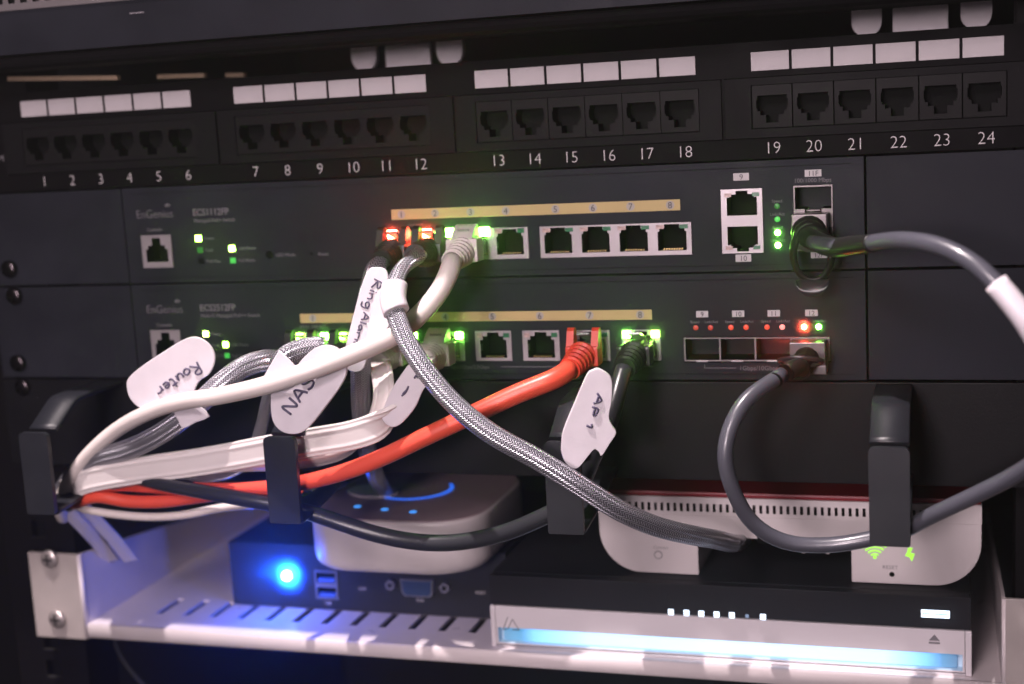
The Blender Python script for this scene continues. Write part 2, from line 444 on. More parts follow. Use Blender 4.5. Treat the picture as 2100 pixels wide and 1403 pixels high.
# rack posts
def rack_post(x0, x1, label):
    t = thing('rack_post', label, 'rack post', ((x0+x1)/2, 6, -450), 'square-hole posts of the rack')
    holes = []
    z = -440
    while z < 300:
        c = (x0 + x1) / 2
        holes.append((c - 4.7, c + 4.7, z, z + 9.4)); z += 14.8
    mb = MB(); mb.cut(x0, x1, -449, 320, 15.2, holes, 2.0, side=26, back=False); part('post_face', mb, ['rackblack', 'void'], t)
rack_post(-262, -221, 'black steel rack post with square holes at the left edge')
rack_post(221, 262, 'black steel rack post with square holes beyond the right edge')

def pan_screw(x, y, z, r, name='screw', mats='chrome', parent=None):
    mb = MB(); mb.cyl((x, y, z), (0, -1, 0), r, 2.6, 24, dome=1.3)
    mb.box(x - r*.6, x + r*.6, y - 2.75, y - 2.2, z - .45, z + .45, 1); mb.box(x - .45, x + .45, y - 2.75, y - 2.2, z - r*.6, z + r*.6, 1)
    return part(name, mb, [mats, 'hole'], parent)
# screws at the left rack edge (dark chrome)
M['zinc'] = mat('zinc_plated_steel', (0.52, 0.47, 0.46), 0.3, metal=.7, var=.15, vscale=300)
M['darkchrome'] = mat('dark_chrome', (0.07, 0.06, 0.065), 0.25, metal=1.0)

# ====================================================================== TOP DEVICE AND SHELF LIP
t = thing('rack_case', 'black rack case front with rounded lower lip above the patch panel', 'rack case', (0, -30, 143))
prof = [(-30, 149.6), (-30, 166.6), (-28.6, 168.2), (60, 168.2), (60, 150), (-20, 150), (-20, 149.6)]
mb = MB(); mb.grid([[V(x, a, b) for a, b in prof] for x in (-241, 241)], True, 0, False, True, True); part('case_front', mb, 'switch', t)
prof = [(-29, 148.6), (-31, 147.6), (-31.8, 146), (-31, 144.4), (-29, 143.2), (-10, 143), (-10, 148.8)]
mb = MB(); mb.grid([[V(x, a, b) for a, b in prof] for x in (-241, 241)], True, 0, False, True, True); part('lower_lip', mb, 'patch', t)
mb = MB(); mb.box(-133, -126, -30.25, -30.05, 162.4, 163); part('scratch', mb, 'dimprint', t)
t = thing('vented_case', 'pinkish grey vented steel case above the black drawer', 'equipment case', (0, -22, 168.4))
holes = [(-238 + k * 6.2, -238 + k * 6.2 + 3.4, 171.5, 184) for k in range(76)]
mb = MB(); mb.cut(-240, 240, 168.6, 196, -27, holes, 2, side=40); part('vented_front', mb, ['mauve', 'hole'], t)

# things seen dimly in the gap behind the patch panel
def opening_set(xs, name_label):  # white pieces stand in for openings onto a light wall behind
    t = thing('cable_bar', name_label, 'cable bar', ((xs[0] + xs[-1]) / 2, 66, 137), 'white-tabbed bars behind the patch panel')
    a, b, c, d, e, f = xs
    mb = MB(); mb.box(a - 6, f + 6, 66, 69, 152, 162); part('bar', mb, 'rackblack', t)
    for p, q in ((a, b), (e, f)):
        r = (q - p) / 2; out = [(p, 157), (p, 136.4 + r)] + [((p+q)/2 - r*math.cos(k*math.pi/10), 136.4 + r - r*math.sin(k*math.pi/10)) for k in range(1, 10)] + [(q, 136.4 + r), (q, 157)]
        mb = MB(); mb.prism(out[::-1], 62, 65.5); part('tab', mb, 'tabwhite', t)
    mb = MB(); mb.box(c, d, 62, 65.5, 137, 147.5, bev=.8); part('plate', mb, 'tabwhite', t)
opening_set((-73.3, -60.5, -56, -33.6, -30.3, -17.5), 'bar with two round white tabs and a white plate above ports 11 and 12')
opening_set((157.2, 169.6, 174, 196.4, 201.2, 213.6), 'bar with two round white tabs and a white plate, seen above ports 22 to 24')
def tan_strip(p, q, Y, label):
    a, b = at(*p, Y), at(*q, Y)
    mb = MB(); mb.prism([(a.x, a.z - 1.1), (b.x, b.z - 1.1), (b.x, b.z + .9), (a.x, a.z + .9)], Y, Y + 3)
    o = part('strip', mb, 'tan', None); o['label'] = label; o['category'] = 'strip'; o['group'] = 'tan strips in the gap behind the patch panel'
tan_strip((15, 161), (240, 159), 12, 'long thin tan strip in the dark gap above ports 1 to 4')
tan_strip((322, 157), (418, 154), 40, 'short tan strip in the dark gap above port 6')
tan_strip((462, 154), (500, 153), 60, 'tiny tan strip in the dark gap above port 7')

# ====================================================================== PATCH PANEL
PP = thing('patch_panel', 'black 24-port patch panel with white paper labels across the top of the picture', 'patch panel', (0, 0, 88.9))
mods = [(-225, -112.6), (-112.2, -1.2), (-.8, 111.0), (111.4, 228)]
holes = [(a + .3, b - .3, 97.2, 121.0) for a, b in mods]
mb = MB(); mb.cut(-241, 241, 89.3, 134.6, 0, holes, 8, side=6, back=True); part('face_plate', mb, ['patch', 'hole'], PP)
starts = [(-213.7, -123.9), (-103.5, -12.2), (8.4, 101.6), (122.4, 216.7)]
nums = [(-205.1, -129.4), (-95.8, -18.1), (16.7, 95.2), (130.1, 209.5)]
JW = 15.45
def jack_mesh():
    mb = MB(); h = JW / 2 - .12
    prof = [(-5.7, 5.7, -1.6, 4.4), (-6.1, 6.1, -.6, 2.9), (-4.6, 4.6, -3.2, -1.5), (-2.4, 2.4, -6.2, -3.1)]
    mb.cut(-h, h, -8.1, 8.3, 0, prof, 10.5, side=3)
    return mesh_of('jack', mb, ['jack', 'hole'])
JM = jack_mesh()
n = 0
for (a, b), (sa, sb), (na, nb) in zip(mods, starts, nums):
    mb = MB()
    mb.cut(a + .5, b - .5, 97.5, 120.7, -1.1, [(sa - .2, sb + .2, 100.9, 117.9)], 1.6, side=4, m_hole=0, back=False)
    mod = part('port_module', mb, ['module', 'hole'], PP)
    pitch = (sb - sa) / 6
    for k in range(6):
        n += 1
        put('jack', JM, mod, (sa + pitch * (k + .5), -.75, 109.4))
        mb = MB(); x0 = sa + pitch * k + .1; mb.box(x0, x0 + pitch - 1.15, -.35, .05, 123.4, 130.6); part('paper_label', mb, 'paper', PP)
        text('number', str(n), 4.9, na + (nb - na) * k / 5, 91.1, 'print', PP, y=-.14, squeeze=.98, bold=-.12)
text('lettering', 'M', 3.2, -227.5, 103.6, 'dimprint', PP, y=-.14)

# ====================================================================== SWITCHES
def rj_shield_mesh(kind):
    """kind 'single': one shielded port, socket centre at origin; returns shield, led, led2, contacts"""
    prof = [(-5.9, 5.9, -5.0, 2.8), (-4.6, 4.6, 2.7, 4.4), (-2.6, 2.6, 4.3, 6.0)]
    mb = MB(); mb.cut(-8.1, 8.1, -6.3, 6.7, 0, prof, 12, side=2.2)
    for sx in (-1, 1): mb.box(min(sx*5.9, sx*6.3), max(sx*5.9, sx*6.3), .15, 3, -2.2, .8)
    return mesh_of('port_shield', mb, ['shield', 'hole'])
SHM = rj_shield_mesh('single')
def small(name, x0, x1, y0, y1, z0, z1, m, bev=0.15):
    mb = MB(); mb.box(x0, x1, y0, y1, z0, z1, bev=bev); return mesh_of(name, mb, m)
CONT = MB()
for k in range(8): CONT.box(-3.9 + k * 1.05, -3.5 + k * 1.05, .5, 2.4, -4.9, -4.35)
CONM = mesh_of('contact_row', CONT, 'gold')
LEDM = {}
def led_rect(parent, x, z, m, w=2.6, h=2.0, y=-.25):
    key = (m, w, h)
    if key not in LEDM: LEDM[key] = small('port_led', -w/2, w/2, 0, .6, -h/2, h/2, m)
    return put('port_led', LEDM[key], parent, (x, y, z))
def led_dot(parent, x, z, m, r=1.05):
    key = (m, r)
    if key not in LEDM:
        mb = MB(); mb.cyl((0, .1, 0), (0, -1, 0), r, .3, 14, dome=.25); LEDM[key] = mesh_of('indicator_led', mb, m)
    return put('indicator_led', LEDM[key], parent, (x, 0, z))
def led_cone(p, m, k=1.0):
    d = bpy.data.lights.new('port_led_light', 'SPOT'); d.energy = .025 * k * (5.6 if m[0] == 'r' else 1); d.shadow_soft_size = .001
    d.color = {'r': (1, .09, .03), 'g': (.16, 1, .06), 'y': (.3, 1, .05)}[m[0]]; d.spot_size = math.radians(140); d.spot_blend = 1.0
    o = bpy.data.objects.new('port_led_light', d); COL.objects.link(o); o.location = Vector(p) * S; o.rotation_euler = (math.radians(90), 0, 0)
def console_port(parent, x0, x1, z0, z1):
    c = (x0 + x1) / 2
    mb = MB(); mb.cut(x0, x1, z0, z1, -.3, [(c-5.6, c+5.6, z0+2.6, z0+8.4), (c-4.4, c+4.4, z0+8.3, z0+10.2), (c-2.2, c+2.2, z0+10.1, z0+13.6)], 12, side=2.2)
    part('console_port', mb, ['shield', 'hole'], parent)
def badge(parent, body, x, z, w, h=3.3):
    mb = MB(); mb.box(x - w/2, x + w/2, -.12, .02, z - h/2, z + h/2); b = part('number_badge', mb, 'print', parent)
    text('number', body, h * .78, x, z - h * .39, 'ink', b, y=-.2)
def yellow_strip(parent, x0, x1, z0, z1, marks):
    mb = MB(); mb.box(x0, x1, -.12, .02, z0, z1); s = part('yellow_strip', mb, 'yellow', parent)
    for i, x in enumerate(marks):
        mb = MB(); mb.cyl((x, -.1, (z0+z1)/2), (0, -1, 0), 1.75, .08, 18); part('number_spot', mb, 'spot', s)
        text('number', str(i + 1), 2.7, x, (z0+z1)/2 - 1.3, 'ink', s, y=-.26)
def crown(parent, x, z):                         # the small radiating mark above the maker's name
    mb = MB()
    for a in (-50, -25, 0, 25, 50):
        a = math.radians(a); d = V(math.sin(a), 0, math.cos(a)); p = V(x, -.14, z)
        tube(mb, [p + d * .6, p + d * 2.0], .22, 6)
    part('logo_mark', mb, 'dimprint', parent)
def switch_body(z0, label, holes, group='two graphite network switches'):
    t = thing('network_switch', label, 'network switch', (0, 0, z0), group)
    z1 = z0 + 44.0; z0 += .45
    mb = MB(); mb.cut(-164.6, 164.6, z0, z1, 0, holes, 3, side=10, back=False); part('front_panel', mb, ['switch', 'hole'], t)
    mb = MB(); mb.box(-163, 163, 14, 235, z0 + .6, z1 - .6); part('chassis', mb, 'switch', t)
    for s, a, b in ((-1, -240.5, -165.6), (1, 165.6, 240.5)):
        hs = []
        mb = MB(); mb.cut(a, b, z0 + .2, z1 - .2, .6, hs, 2, side=3); part('rack_ear', mb, ['switch', 'hole'], t)
    # a fine pressed line below and above the face edge
    for zz in (z0 + 2.2, z1 - 2.6):
        mb = MB(); mb.box(-160, 160, -.16, .02, zz, zz + .22); part('pressed_line', mb, 'patch', t)
    return t
# --- upper switch
cx1 = [-28, -12, 4, 20]; cx1b = [41.0, 57.0, 73.0, 88.9]
S1 = switch_body(44.45, 'upper graphite switch with a grey cable looping from its right side', [(-36.3, 28.3, 51.9, 65.4), (32.9, 97.1, 51.9, 65.4), (108.9, 125.7, 51.9, 77.8), (137.5, 152.9, 52.2, 78.3), (-157, -141, 51.8, 67)])
text('logo', 'EnGenius', 4.0, -157.8, 74.6, 'dimprint', S1, align='l', squeeze=.92, bold=-.08); crown(S1, -141.5, 79.0)
text('lettering', 'ECS1112FP', 3.1, -128.8, 75.0, 'dimprint', S1, align='l', squeeze=.92, bold=.05)
text('lettering', 'Managed PoE+ Switch', 1.7, -128.6, 71.9, 'dimprint', S1, align='l', squeeze=1.0)
text('lettering', 'Console', 1.7, -149.3, 68.6, 'dimprint', S1)
console_port(S1, -156.8, -141.3, 51.9, 66.8)
for x, z, m, s in ((-127.3, 64.7, 'y_hi', 'Power'), (-126.9, 59.4, 'g_low', 'Fault'), (-126.8, 54.3, 'patch', 'PoE Max'), (-110.8, 59.7, 'y_hi', 'LAN Mode'), (-110.8, 54.3, 'g_mid', 'PoE Mode')):
    led_rect(S1, x, z, m, 2.7, 2.5); text('lettering', s, 1.5, x + 2.8, z - .75, 'dimprint', S1, align='l')
for x, r, s in ((-92.4, 1.8, 'LED Mode'), (-71.9, .7, 'Reset')):
    mb = MB(); mb.cyl((x, .05, 56.4), (0, -1, 0), r, .35, 18); part('button', mb, 'hole', S1)
    text('lettering', s, 1.6, x + 3.4, 55.5, 'dimprint', S1, align='l')
yellow_strip(S1, -32.8, 92.6, 70.1, 74.5, [-28.2, -12.8, 3.2, 18.8, 40.4, 56.4, 72.2, 88.5])
text('lettering', 'LNK/ACT', 1.2, -22, 67.0, 'dimprint', S1)
def shield_group(parent, x0, x1, centres, z0=52.1, z1=65.2):
    prof = []
    for c in centres:
        prof += [(c-5.9, c+5.9, z0+1.8, z0+9.6), (c-5.2, c+5.2, z0+9.5, z0+11.0), (c-3.1, c+3.1, z0+10.9, z1-.6)]
    mb = MB(); mb.cut(x0, x1, z0, z1, -.35, prof, 12, side=2.2)
    for c in centres:
        for sx in (-1, 1): mb.box(min(c+sx*5.9, c+sx*6.4), max(c+sx*5.9, c+sx*6.4), -.2, 2, z0+4.5, z0+7)
    sh = part('port_shield', mb, ['shield', 'hole'], parent)
    for c in centres: put('contact_row', CONM, sh, (c, .6, z0 + 6.9))
    return sh
sa = shield_group(S1, -36.0, 28.0, cx1)
sb_ = shield_group(S1, 33.2, 96.8, cx1b)
on1 = {(-28, -1): 'r_hi', (-28, 1): 'g_mid', (-12, -1): 'r_hi', (-12, 1): 'g_hi', (4, -1): 'patch', (4, 1): 'g_hi', (20, -1): 'ledwhite_off', (20, 1): 'ledgreen_off'}
for (c, s), m in on1.items():
    led_rect(sa, c + s * 5.0, 63.9, m, 4.4 if m[1:] == '_hi' else 3, 3.6 if m[1:] == '_hi' else 2.0, -.8)
    if m[1:] == '_hi': led_cone((c + s * 5.0, -2.0, 63.9), m)
for c in cx1b:
    led_rect(sb_, c - 4.9, 63.6, 'ledwhite_off', 3.4, 1.7, -.5); led_rect(sb_, c + 4.9, 63.6, 'ledgreen_off', 3.4, 1.7, -.5)
# stacked pair 9 / 10
mb = MB(); mb.cut(109.1, 125.5, 52.1, 77.7, -.35, [(111.4, 123.4, 67.2, 74.4), (112.6, 122.2, 74.3, 75.6), (115, 119.8, 75.5, 77.0), (111.4, 123.4, 55.4, 62.8), (112.6, 122.2, 54.2, 55.5), (115, 119.8, 52.8, 54.3)], 12, side=2.2)
sh = part('port_shield', mb, ['shield', 'hole'], S1)
for x, z, m in ((111.9, 75.4, 'ledwhite_off'), (122.9, 75.4, 'ledgreen_off'), (111.9, 54.3, 'ledwhite_off'), (122.9, 54.3, 'ledgreen_off')): led_rect(sh, x, z, m, 2.8, 1.6, -.5)
badge(S1, '9', 117.4, 82.5, 6.2, 2.9); badge(S1, '10', 117.4, 50.1, 6.2, 2.9)
for z, m, s in ((70.4, 'g_low', 'Speed'), (65.2, 'g_mid', 'Link/Act'), (59.9, 'g_hi', 'Speed'), (54.9, 'g_hi', 'Link/Act')):
    led_dot(S1, 131.2, z, m, 1.15)
    if m[1:] == '_hi': led_cone((131.2, -1.5, z), m, .5)
    text('lettering', s, 1.25, 131.2, z + 1.45, 'dimprint', S1)
mb = MB(); mb.cut(137.7, 152.7, 52.4, 78.1, -.3, [(138.2, 152.2, 68.9, 77.5), (142, 148.4, 67.6, 69.0), (138.2, 152.2, 53.0, 61.6)], 16, side=2.2)
mb.box(142.6, 147.8, -.1, 6, 68.0, 68.5)
part('fibre_cage', mb, ['cage', 'hole'], S1)
badge(S1, '11F', 145.4, 82.8, 6.4, 2.7); text('lettering', '100/1000 Mbps', 1.7, 145.2, 79.3, 'dimprint', S1); badge(S1, '12F', 147, 50.6, 6.2, 2.4)
# --- lower switch
cx2 = [-74.6, -53.6, -32.3, -11.2, 10.1, 31.3, 53.0, 74.4]
S2 = switch_body(0.0, 'lower graphite switch, four small cages in a row at its right', [(c-8.2, c+8.2, 8.1, 21.3) for c in cx2] + [(92.0, 151.0, 7.6, 18.3), (-157, -141, 8, 23)])
text('logo', 'EnGenius', 4.0, -157.2, 30.8, 'dimprint', S2, align='l', squeeze=.92, bold=-.08); crown(S2, -141, 35.2)
text('lettering', 'ECS2512FP', 3.1, -129.5, 31.6, 'dimprint', S2, align='l', squeeze=.92, bold=.05)
text('lettering', 'Multi-G Managed PoE++ Switch', 1.7, -129.4, 28.6, 'dimprint', S2, align='l')
text('lettering', 'Console', 1.7, -149, 24.6, 'dimprint', S2)
console_port(S2, -156.6, -141.1, 8.2, 22.9)
for x, z, m, s in ((-127.9, 21.0, 'y_hi', 'Power'), (-127.6, 15.8, 'g_low', 'Fault'), (-127.6, 11, 'patch', 'PoE Max'), (-118.2, 16.0, 'y_hi', 'LAN Mode'), (-117.9, 10.9, 'g_mid', 'PoE Mode')):
    led_rect(S2, x, z, m, 2.4, 2.3); text('lettering', s, 1.5, x + 2.5, z - .75, 'dimprint', S2, align='l')
mb = MB(); mb.cyl((-101, .05, 12.5), (0, -1, 0), 1.8, .35, 18); part('button', mb, 'hole', S2)
text('lettering', 'LED', 1.5, -97.4, 12.4, 'dimprint', S2); text('lettering', 'Mode', 1.5, -97.4, 10.2, 'dimprint', S2)
yellow_strip(S2, -79.8, 79.3, 25.6, 29.7, [-73.7, -53.2, -32, -11.1, 10.3, 31.3, 52.9, 74.4])
on2 = {(0, -1): 'y_hi', (0, 1): 'g_hi', (1, -1): 'y_hi', (1, 1): 'g_hi', (2, -1): 'y_hi', (2, 1): 'g_hi', (3, -1): 'y_hi', (3, 1): 'g_hi', (7, -1): 'g_hi', (7, 1): 'y_hi'}
for i, c in enumerate(cx2):
    sh = put('port_shield', SHM, S2, (c, -.3, 14.7)); put('contact_row', CONM, sh, (c, .3, 14.7))
    for s in (-1, 1):
        m = on2.get((i, s), 'ledwhite_off' if s < 0 else 'ledgreen_off')
        led_rect(sh, c + s * 6.0, 19.5, m, 3.2 if (i, s) in on2 else 2.6, 2.6 if (i, s) in on2 else 1.9, -.7)
        if (i, s) in on2: led_cone((c + s * 6.0, -2.0, 19.5), m)
text('lettering', '100Mbps/1Gbps/2.5Gbps', 1.6, -3.5, 5.0, 'dimprint', S2)
for a, b in ((12.9, 55), (62, 79)):
    mb = MB(); mb.box(a, b, -.12, .02, 5.7, 5.95); part('bracket_line', mb, 'dimprint', S2)
text('lettering', 'SPEED   LNK/ACT', 1.2, -74, 23.4, 'dimprint', S2)
mb = MB(); mb.cut(92.2, 150.6, 8.1, 17.9, -.3, [(92.8 + 14.3*k + (0 if k == 0 else .2), 92.8 + 14.3*k + 13.8, 8.7, 17.4) for k in range(4)], 16, side=2.2)
cage = part('fibre_cage', mb, ['cage', 'hole'], S2)
d = bpy.data.lights.new('cage_led_leak', 'POINT'); d.energy = .006; d.color = (1, .06, .03); d.shadow_soft_size = .001
o = bpy.data.objects.new('cage_led_leak', d); COL.objects.link(o); o.location = V(130.5, 6, 15.5) * S
for k in range(4):
    mb = MB(); mb.box(97.2 + 14.3*k, 102 + 14.3*k, -.8, -.35, 7.9, 8.6, bev=.1); part('cage_latch', mb, 'shield', cage)
for x, nme in ((100.1, '9'), (114.7, '10'), (128.9, '11'), (143.7, '12')): badge(S2, nme, x, 27.6, 4.9, 2.6)
for x, m, s in ((97.3, 'r_low', 'Speed'), (103.3, 'r_low', 'Link/Act'), (111.6, 'r_mid', 'Speed'), (117.7, 'r_mid', 'Link/Act'), (126.1, 'r_mid', 'Speed'), (132.1, 'r_pink', 'Link/Act'), (140.7, 'r_hi', 'Speed'), (146.4, 'g_hi', 'Link/Act')):
    led_dot(S2, x, 22.0, m, 1.1)
    if m[1:] == '_hi': led_cone((x, -1.5, 22.0), m, .8 if m[0] == 'r' else .4)
    text('lettering', s, 1.15, x + (-.4 if s == 'Speed' else .4), 23.9, 'dimprint', S2)
text('lettering', '1Gbps/10Gbps', 1.9, 122.3, 4.4, 'dimprint', S2)
mb = MB(); mb.box(100.3, 113.3, -.12, .02, 5.2, 5.42); mb.box(100.3, 100.55, -.12, .02, 5.42, 6.8); part('bracket_line', mb, 'dimprint', S2)

# ====================================================================== CABLE MANAGER WITH RINGS
CM = thing('cable_manager', 'black horizontal cable management panel with four square rings below the switches', 'cable manager', (0, 0, -42))
mb = MB(); mb.box(-241, 241, 0.2, 2.6, -42.2, -.6, bev=.4); part('back_plate', mb, 'manager', CM)
mb = MB(); mb.box(-241, 241, 2.7, 9, -42.6, -41.0, bev=.3); part('lower_flange', mb, 'mauve', CM)
def strip_ring(x0, x1):
    top = spline([V(0, 0, -2), V(0, -15, -1.6), V(0, -31, -1.9), V(0, -36, -2.3), V(0, -40, -4.2), V(0, -46, -8.0), V(0, -53.5, -12.6)], 2.5)
    def ribbon(path, th):
        mb = MB(); rows = []
        for i, p in enumerate(path):
            t = (path[min(i+1, len(path)-1)] - path[max(i-1, 0)]).normalized(); nn = V(0, -t.z, t.y)
            c = .5
            a, b = p + nn * th / 2, p - nn * th / 2
            rows.append([V(x0 + c, a.y, a.z), V(x1 - c, a.y, a.z), V(x1, a.y, a.z) * .5 + V(x1, b.y, b.z) * .5, V(x1 - c, b.y, b.z), V(x0 + c, b.y, b.z), V(x0, a.y, a.z) * .5 + V(x0, b.y, b.z) * .5])
        mb.grid(rows, True, 0, True, True, True); return mb
    r = part('ring', ribbon(top, 2.2), 'ring', CM)
    # front plate with rounded upper corners
    out = []
    for cx, cz, a0 in ((x1 - 2.2, -14.2, 0), (x0 + 2.2, -14.2, 90)):
        out += [(cx + 2.2 * math.cos(math.radians(a0 + k * 22.5)), cz + 2.2 * math.sin(math.radians(a0 + k * 22.5))) for k in range(5)]
    out += [(x0 + .1, -47.6), (x0 + .5, -48.3), (x1 - .5, -48.3), (x1 - .1, -47.6)]
    mb = MB(); mb.prism([(a, b) for a, b in out][::-1], -61, -58.6)
    part('front_plate', mb, 'ring', r)
    mb = MB()
    pts = [V(0, -59.6, -47.8), V(0, -50, -47.2), V(0, -30, -44.5), V(0, 0, -38)]
    part('lower_arm', ribbon(spline(pts, 4), 2.0), 'ring', r)
for a in (-188, -70.8, 48, 167.9): strip_ring(a, a + 14.2)

# ====================================================================== SHELF
SH = thing('rack_shelf', 'white steel vented rack shelf with bolted side ear at the bottom', 'rack shelf', (0, 5, -131))
YAW = 0.0
def syaw(p):
    p = Vector(p)
    return V(p.x * math.cos(YAW) - p.y * math.sin(YAW), 5.0 + p.x * math.sin(YAW) + p.y * math.cos(YAW), p.z)
FZ = -124.6
slots = []
for k in range(25):
    x = -184.5 + 15.1 * k; slots.append((x, x + 3.8, 19, 41))
fn = lambda a, b, d: syaw((a, b, FZ - d))
mb = MB(); mb.cut(-211, 215.4, 1, 232, 0, [(a, b, c, d) for a, b, c, d in slots], 1.5, fn=fn, side=0, back=False, m_hole=0)
mb.face([syaw((x, y, FZ - 1.5)) for x, y in ((-211, 1), (-211, 18), (211, 18), (211, 1))], 0)
part('floor_sheet', mb, ['whitesteel', 'hole'], SH)
mb = MB()
pr = [(1.5, FZ + .0), (.4, FZ - .15), (-.3, FZ - .9), (-.3, FZ - 6.6), (.2, FZ - 7.2), (1.6, FZ - 7.2), (1.6, FZ - 1.5)]
mb.grid([[syaw((x, a, b)) for a, b in pr] for x in (-211, 215.4)], True, 0, True, True, True); part('front_lip', mb, 'whitesteel', SH)
wall = [(1.5, -88.8), (60, -95.5), (150, -108), (225, -117), (225, FZ - 1), (1.5, FZ - 7)]
for s in (-1, 1):
    mb = MB(); x = -211 if s < 0 else 215.4; e0 = abs(x) + 1.4
    A = [syaw((x, a, b)) for a, b in wall]; B = [syaw((x + s * 1.4, a, b)) for a, b in wall]
    mb.face(A); mb.face(B[::-1]); mb.grid([A, B], True, 0, False); part('side_wall', mb, 'whitesteel', SH)
    x0, x1 = sorted((s * e0, s * 240.5))
    mb = MB(); mb.box(x0, x1, -1.2, .8, -132.4, -88.6, bev=.5)
    # soft bend between the ear and the side wall
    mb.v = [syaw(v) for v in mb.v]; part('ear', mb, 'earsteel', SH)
    bend = [(s * (e0+.1), -1.2), (s * (e0-.7), -1.0), (s * (e0-1.4), -.2), (s * (e0-1.5), 1.5), (s * (e0-.1), 1.5), (s * (e0+.2), .8)]
    mb = MB(); mb.grid([[syaw((a, b, z)) for a, b in bend] for z in (-132.2, -88.9)], True, 0, True, True, True); part('ear_bend', mb, 'whitesteel', SH)
scr = []
for p in ((104, 1145), (120, 1268)):
    q = at(*p, 4)
    o = pan_screw(q.x, 3.6, q.z, 4.6, 'screw', 'zinc', None); o['category'] = 'screw'; o['group'] = 'screws of the white shelf ear'
    scr.append(o)
scr[0]['label'] = 'upper shiny pan-head screw in the white shelf ear'
scr[1]['label'] = 'lower shiny pan-head screw in the white shelf ear'
for (p, lb) in (((18, 552), 'dark screw head at the left edge level with the upper switch'), ((28, 607), 'dark screw head at the left edge just above the lower switch'),
                ((36, 745), 'dark screw head at the left edge at the foot of the lower switch'), ((46, 794), 'shiny dark screw head at the left edge just below the switches')):
    q = at(*p, -1); mb = MB(); o = pan_screw(q.x, -.2, q.z, 4.0, 'screw', 'darkchrome', None)
    o['category'] = 'screw'; o['label'] = lb; o['group'] = 'dark screws at the left rack edge'

# ====================================================================== MINI PC
PC = thing('mini_computer', 'black mini computer with blue power light, USB and VGA sockets on the shelf', 'mini computer', (-75, 42, -124.5))
usbx0, usbx1 = -103.5, -91.5
mb = MB(); mb.cut(-150, -4, -124.3, -92.0, 42, [(usbx0, usbx1, -118.8, -104.2), (-56.5, -40.5, -113.4, -106.2)], 4, side=110); part('case', mb, ['pcface', 'hole'], PC)
mb = MB(); mb.box(-150, -4, 42.3, 152, -91.9, -91.6); part('lid', mb, 'pcface', PC)
mb = MB(); mb.cut(usbx0, usbx1, -118.8, -104.2, 41.2, [(usbx0+.9, usbx1-.9, -118.0, -112.6), (usbx0+.9, usbx1-.9, -110.4, -105.0)], 3.4, side=2); u = part('usb_socket', mb, ['usb', 'hole'], PC)
for z in (-109.2, -116.9):
    mb = MB(); mb.box(usbx0 + 1.6, usbx1 - 1.6, 41.6, 44, z - .9, z + .9); part('socket_tongue', mb, 'usbtongue', u)
out = [(-57, -105.5), (-40, -105.5), (-40.6, -112.4), (-42, -114), (-55, -114), (-56.4, -112.4)]
mb = MB(); mb.prism(out[::-1], 38.6, 41.9); vg = part('vga_socket', mb, 'usb', PC)
mb = MB(); mb.prism([(-48.5 + (a + 48.5) * .9, -109.6 + (b + 109.6) * .84) for a, b in out][::-1], 38.1, 38.7); part('socket_insert', mb, 'vga', vg)
for x in (-62.5, -34.5):
    mb = MB(); mb.cyl((x, 42, -109), (0, -1, 0), 2.6, 3.6, 6); mb.cyl((x, 38.35, -109), (0, -1, 0), 1.1, .1, 12, 1); part('hex_post', mb, ['usb', 'hole'], PC)
for s_, x, z in (('USB', -97.5, -121.6), ('LAN', -78.5, -113.2), ('VGA', -48.6, -117.6), ('RESET', -17.3, -112.2)): text('lettering', s_, 1.5, x, z, 'print', PC, y=41.85)
ledp = V(-118.6, 41.6, -107.6)
mb = MB(); mb.cyl(ledp, (0, -1, 0), 2.35, 1.6, 20, dome=1.6); part('power_light', mb, 'b_led', PC)
# the light that LED throws
d = bpy.data.lights.new('power_light_beam', 'POINT'); d.energy = 0.13; d.color = (0.003, 0.085, 1.0); d.shadow_soft_size = .002
o = bpy.data.objects.new('power_light_beam', d); COL.objects.link(o); o.location = (ledp + V(0, -20, 8)) * S
d = bpy.data.lights.new('power_light_cone', 'SPOT'); d.energy = 7.0; d.color = (0.003, 0.06, 1.0); d.shadow_soft_size = .002; d.spot_size = math.radians(125); d.spot_blend = 1.0
o = bpy.data.objects.new('power_light_cone', d); COL.objects.link(o); o.location = (ledp + V(0, -5, 0)) * S; o.rotation_euler = (math.radians(90), 0, 0)

# ====================================================================== HUB
HB = thing('smart_hub', 'small rounded white hub with dark top and blue light ring on the mini computer', 'smart hub', (-49, 50, -91.5))
def rrect(x0, x1, y0, y1, r, ins=0.0, seg=8):
    x0 += ins; x1 -= ins; y0 += ins; y1 -= ins; r = max(r - ins, .5); P = []
    for cx, cy, a0 in ((x1 - r, y0 + r, -90), (x1 - r, y1 - r, 0), (x0 + r, y1 - r, 90), (x0 + r, y0 + r, 180)):
        P += [(cx + r * math.cos(math.radians(a0 + 90 * k / seg)), cy + r * math.sin(math.radians(a0 + 90 * k / seg))) for k in range(seg + 1)]
    return P
hx0, hx1, hy0, hy1, hr = -92.8, -5.4, 3, 98, 25
lv = [(-91.5, 5.0), (-91.1, 3.2), (-89.9, 1.6), (-88.1, .6), (-85.5, .1), (-67.8, 0), (-66.6, .25), (-66.0, .9)]
mb = MB(); mb.grid([[V(a, b, z) for a, b in rrect(hx0, hx1, hy0, hy1, hr, i)] for z, i in lv], True, 0, True, True, True); part('shell', mb, 'whiteplast', HB)
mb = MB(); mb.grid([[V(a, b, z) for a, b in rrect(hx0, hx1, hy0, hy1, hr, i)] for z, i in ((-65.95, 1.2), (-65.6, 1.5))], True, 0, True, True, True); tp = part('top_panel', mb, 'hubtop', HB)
rc = at_z(851, 1004, -65.6); mb = MB(); e = at_z(926, 1003, -65.6); rad = (e - rc).length
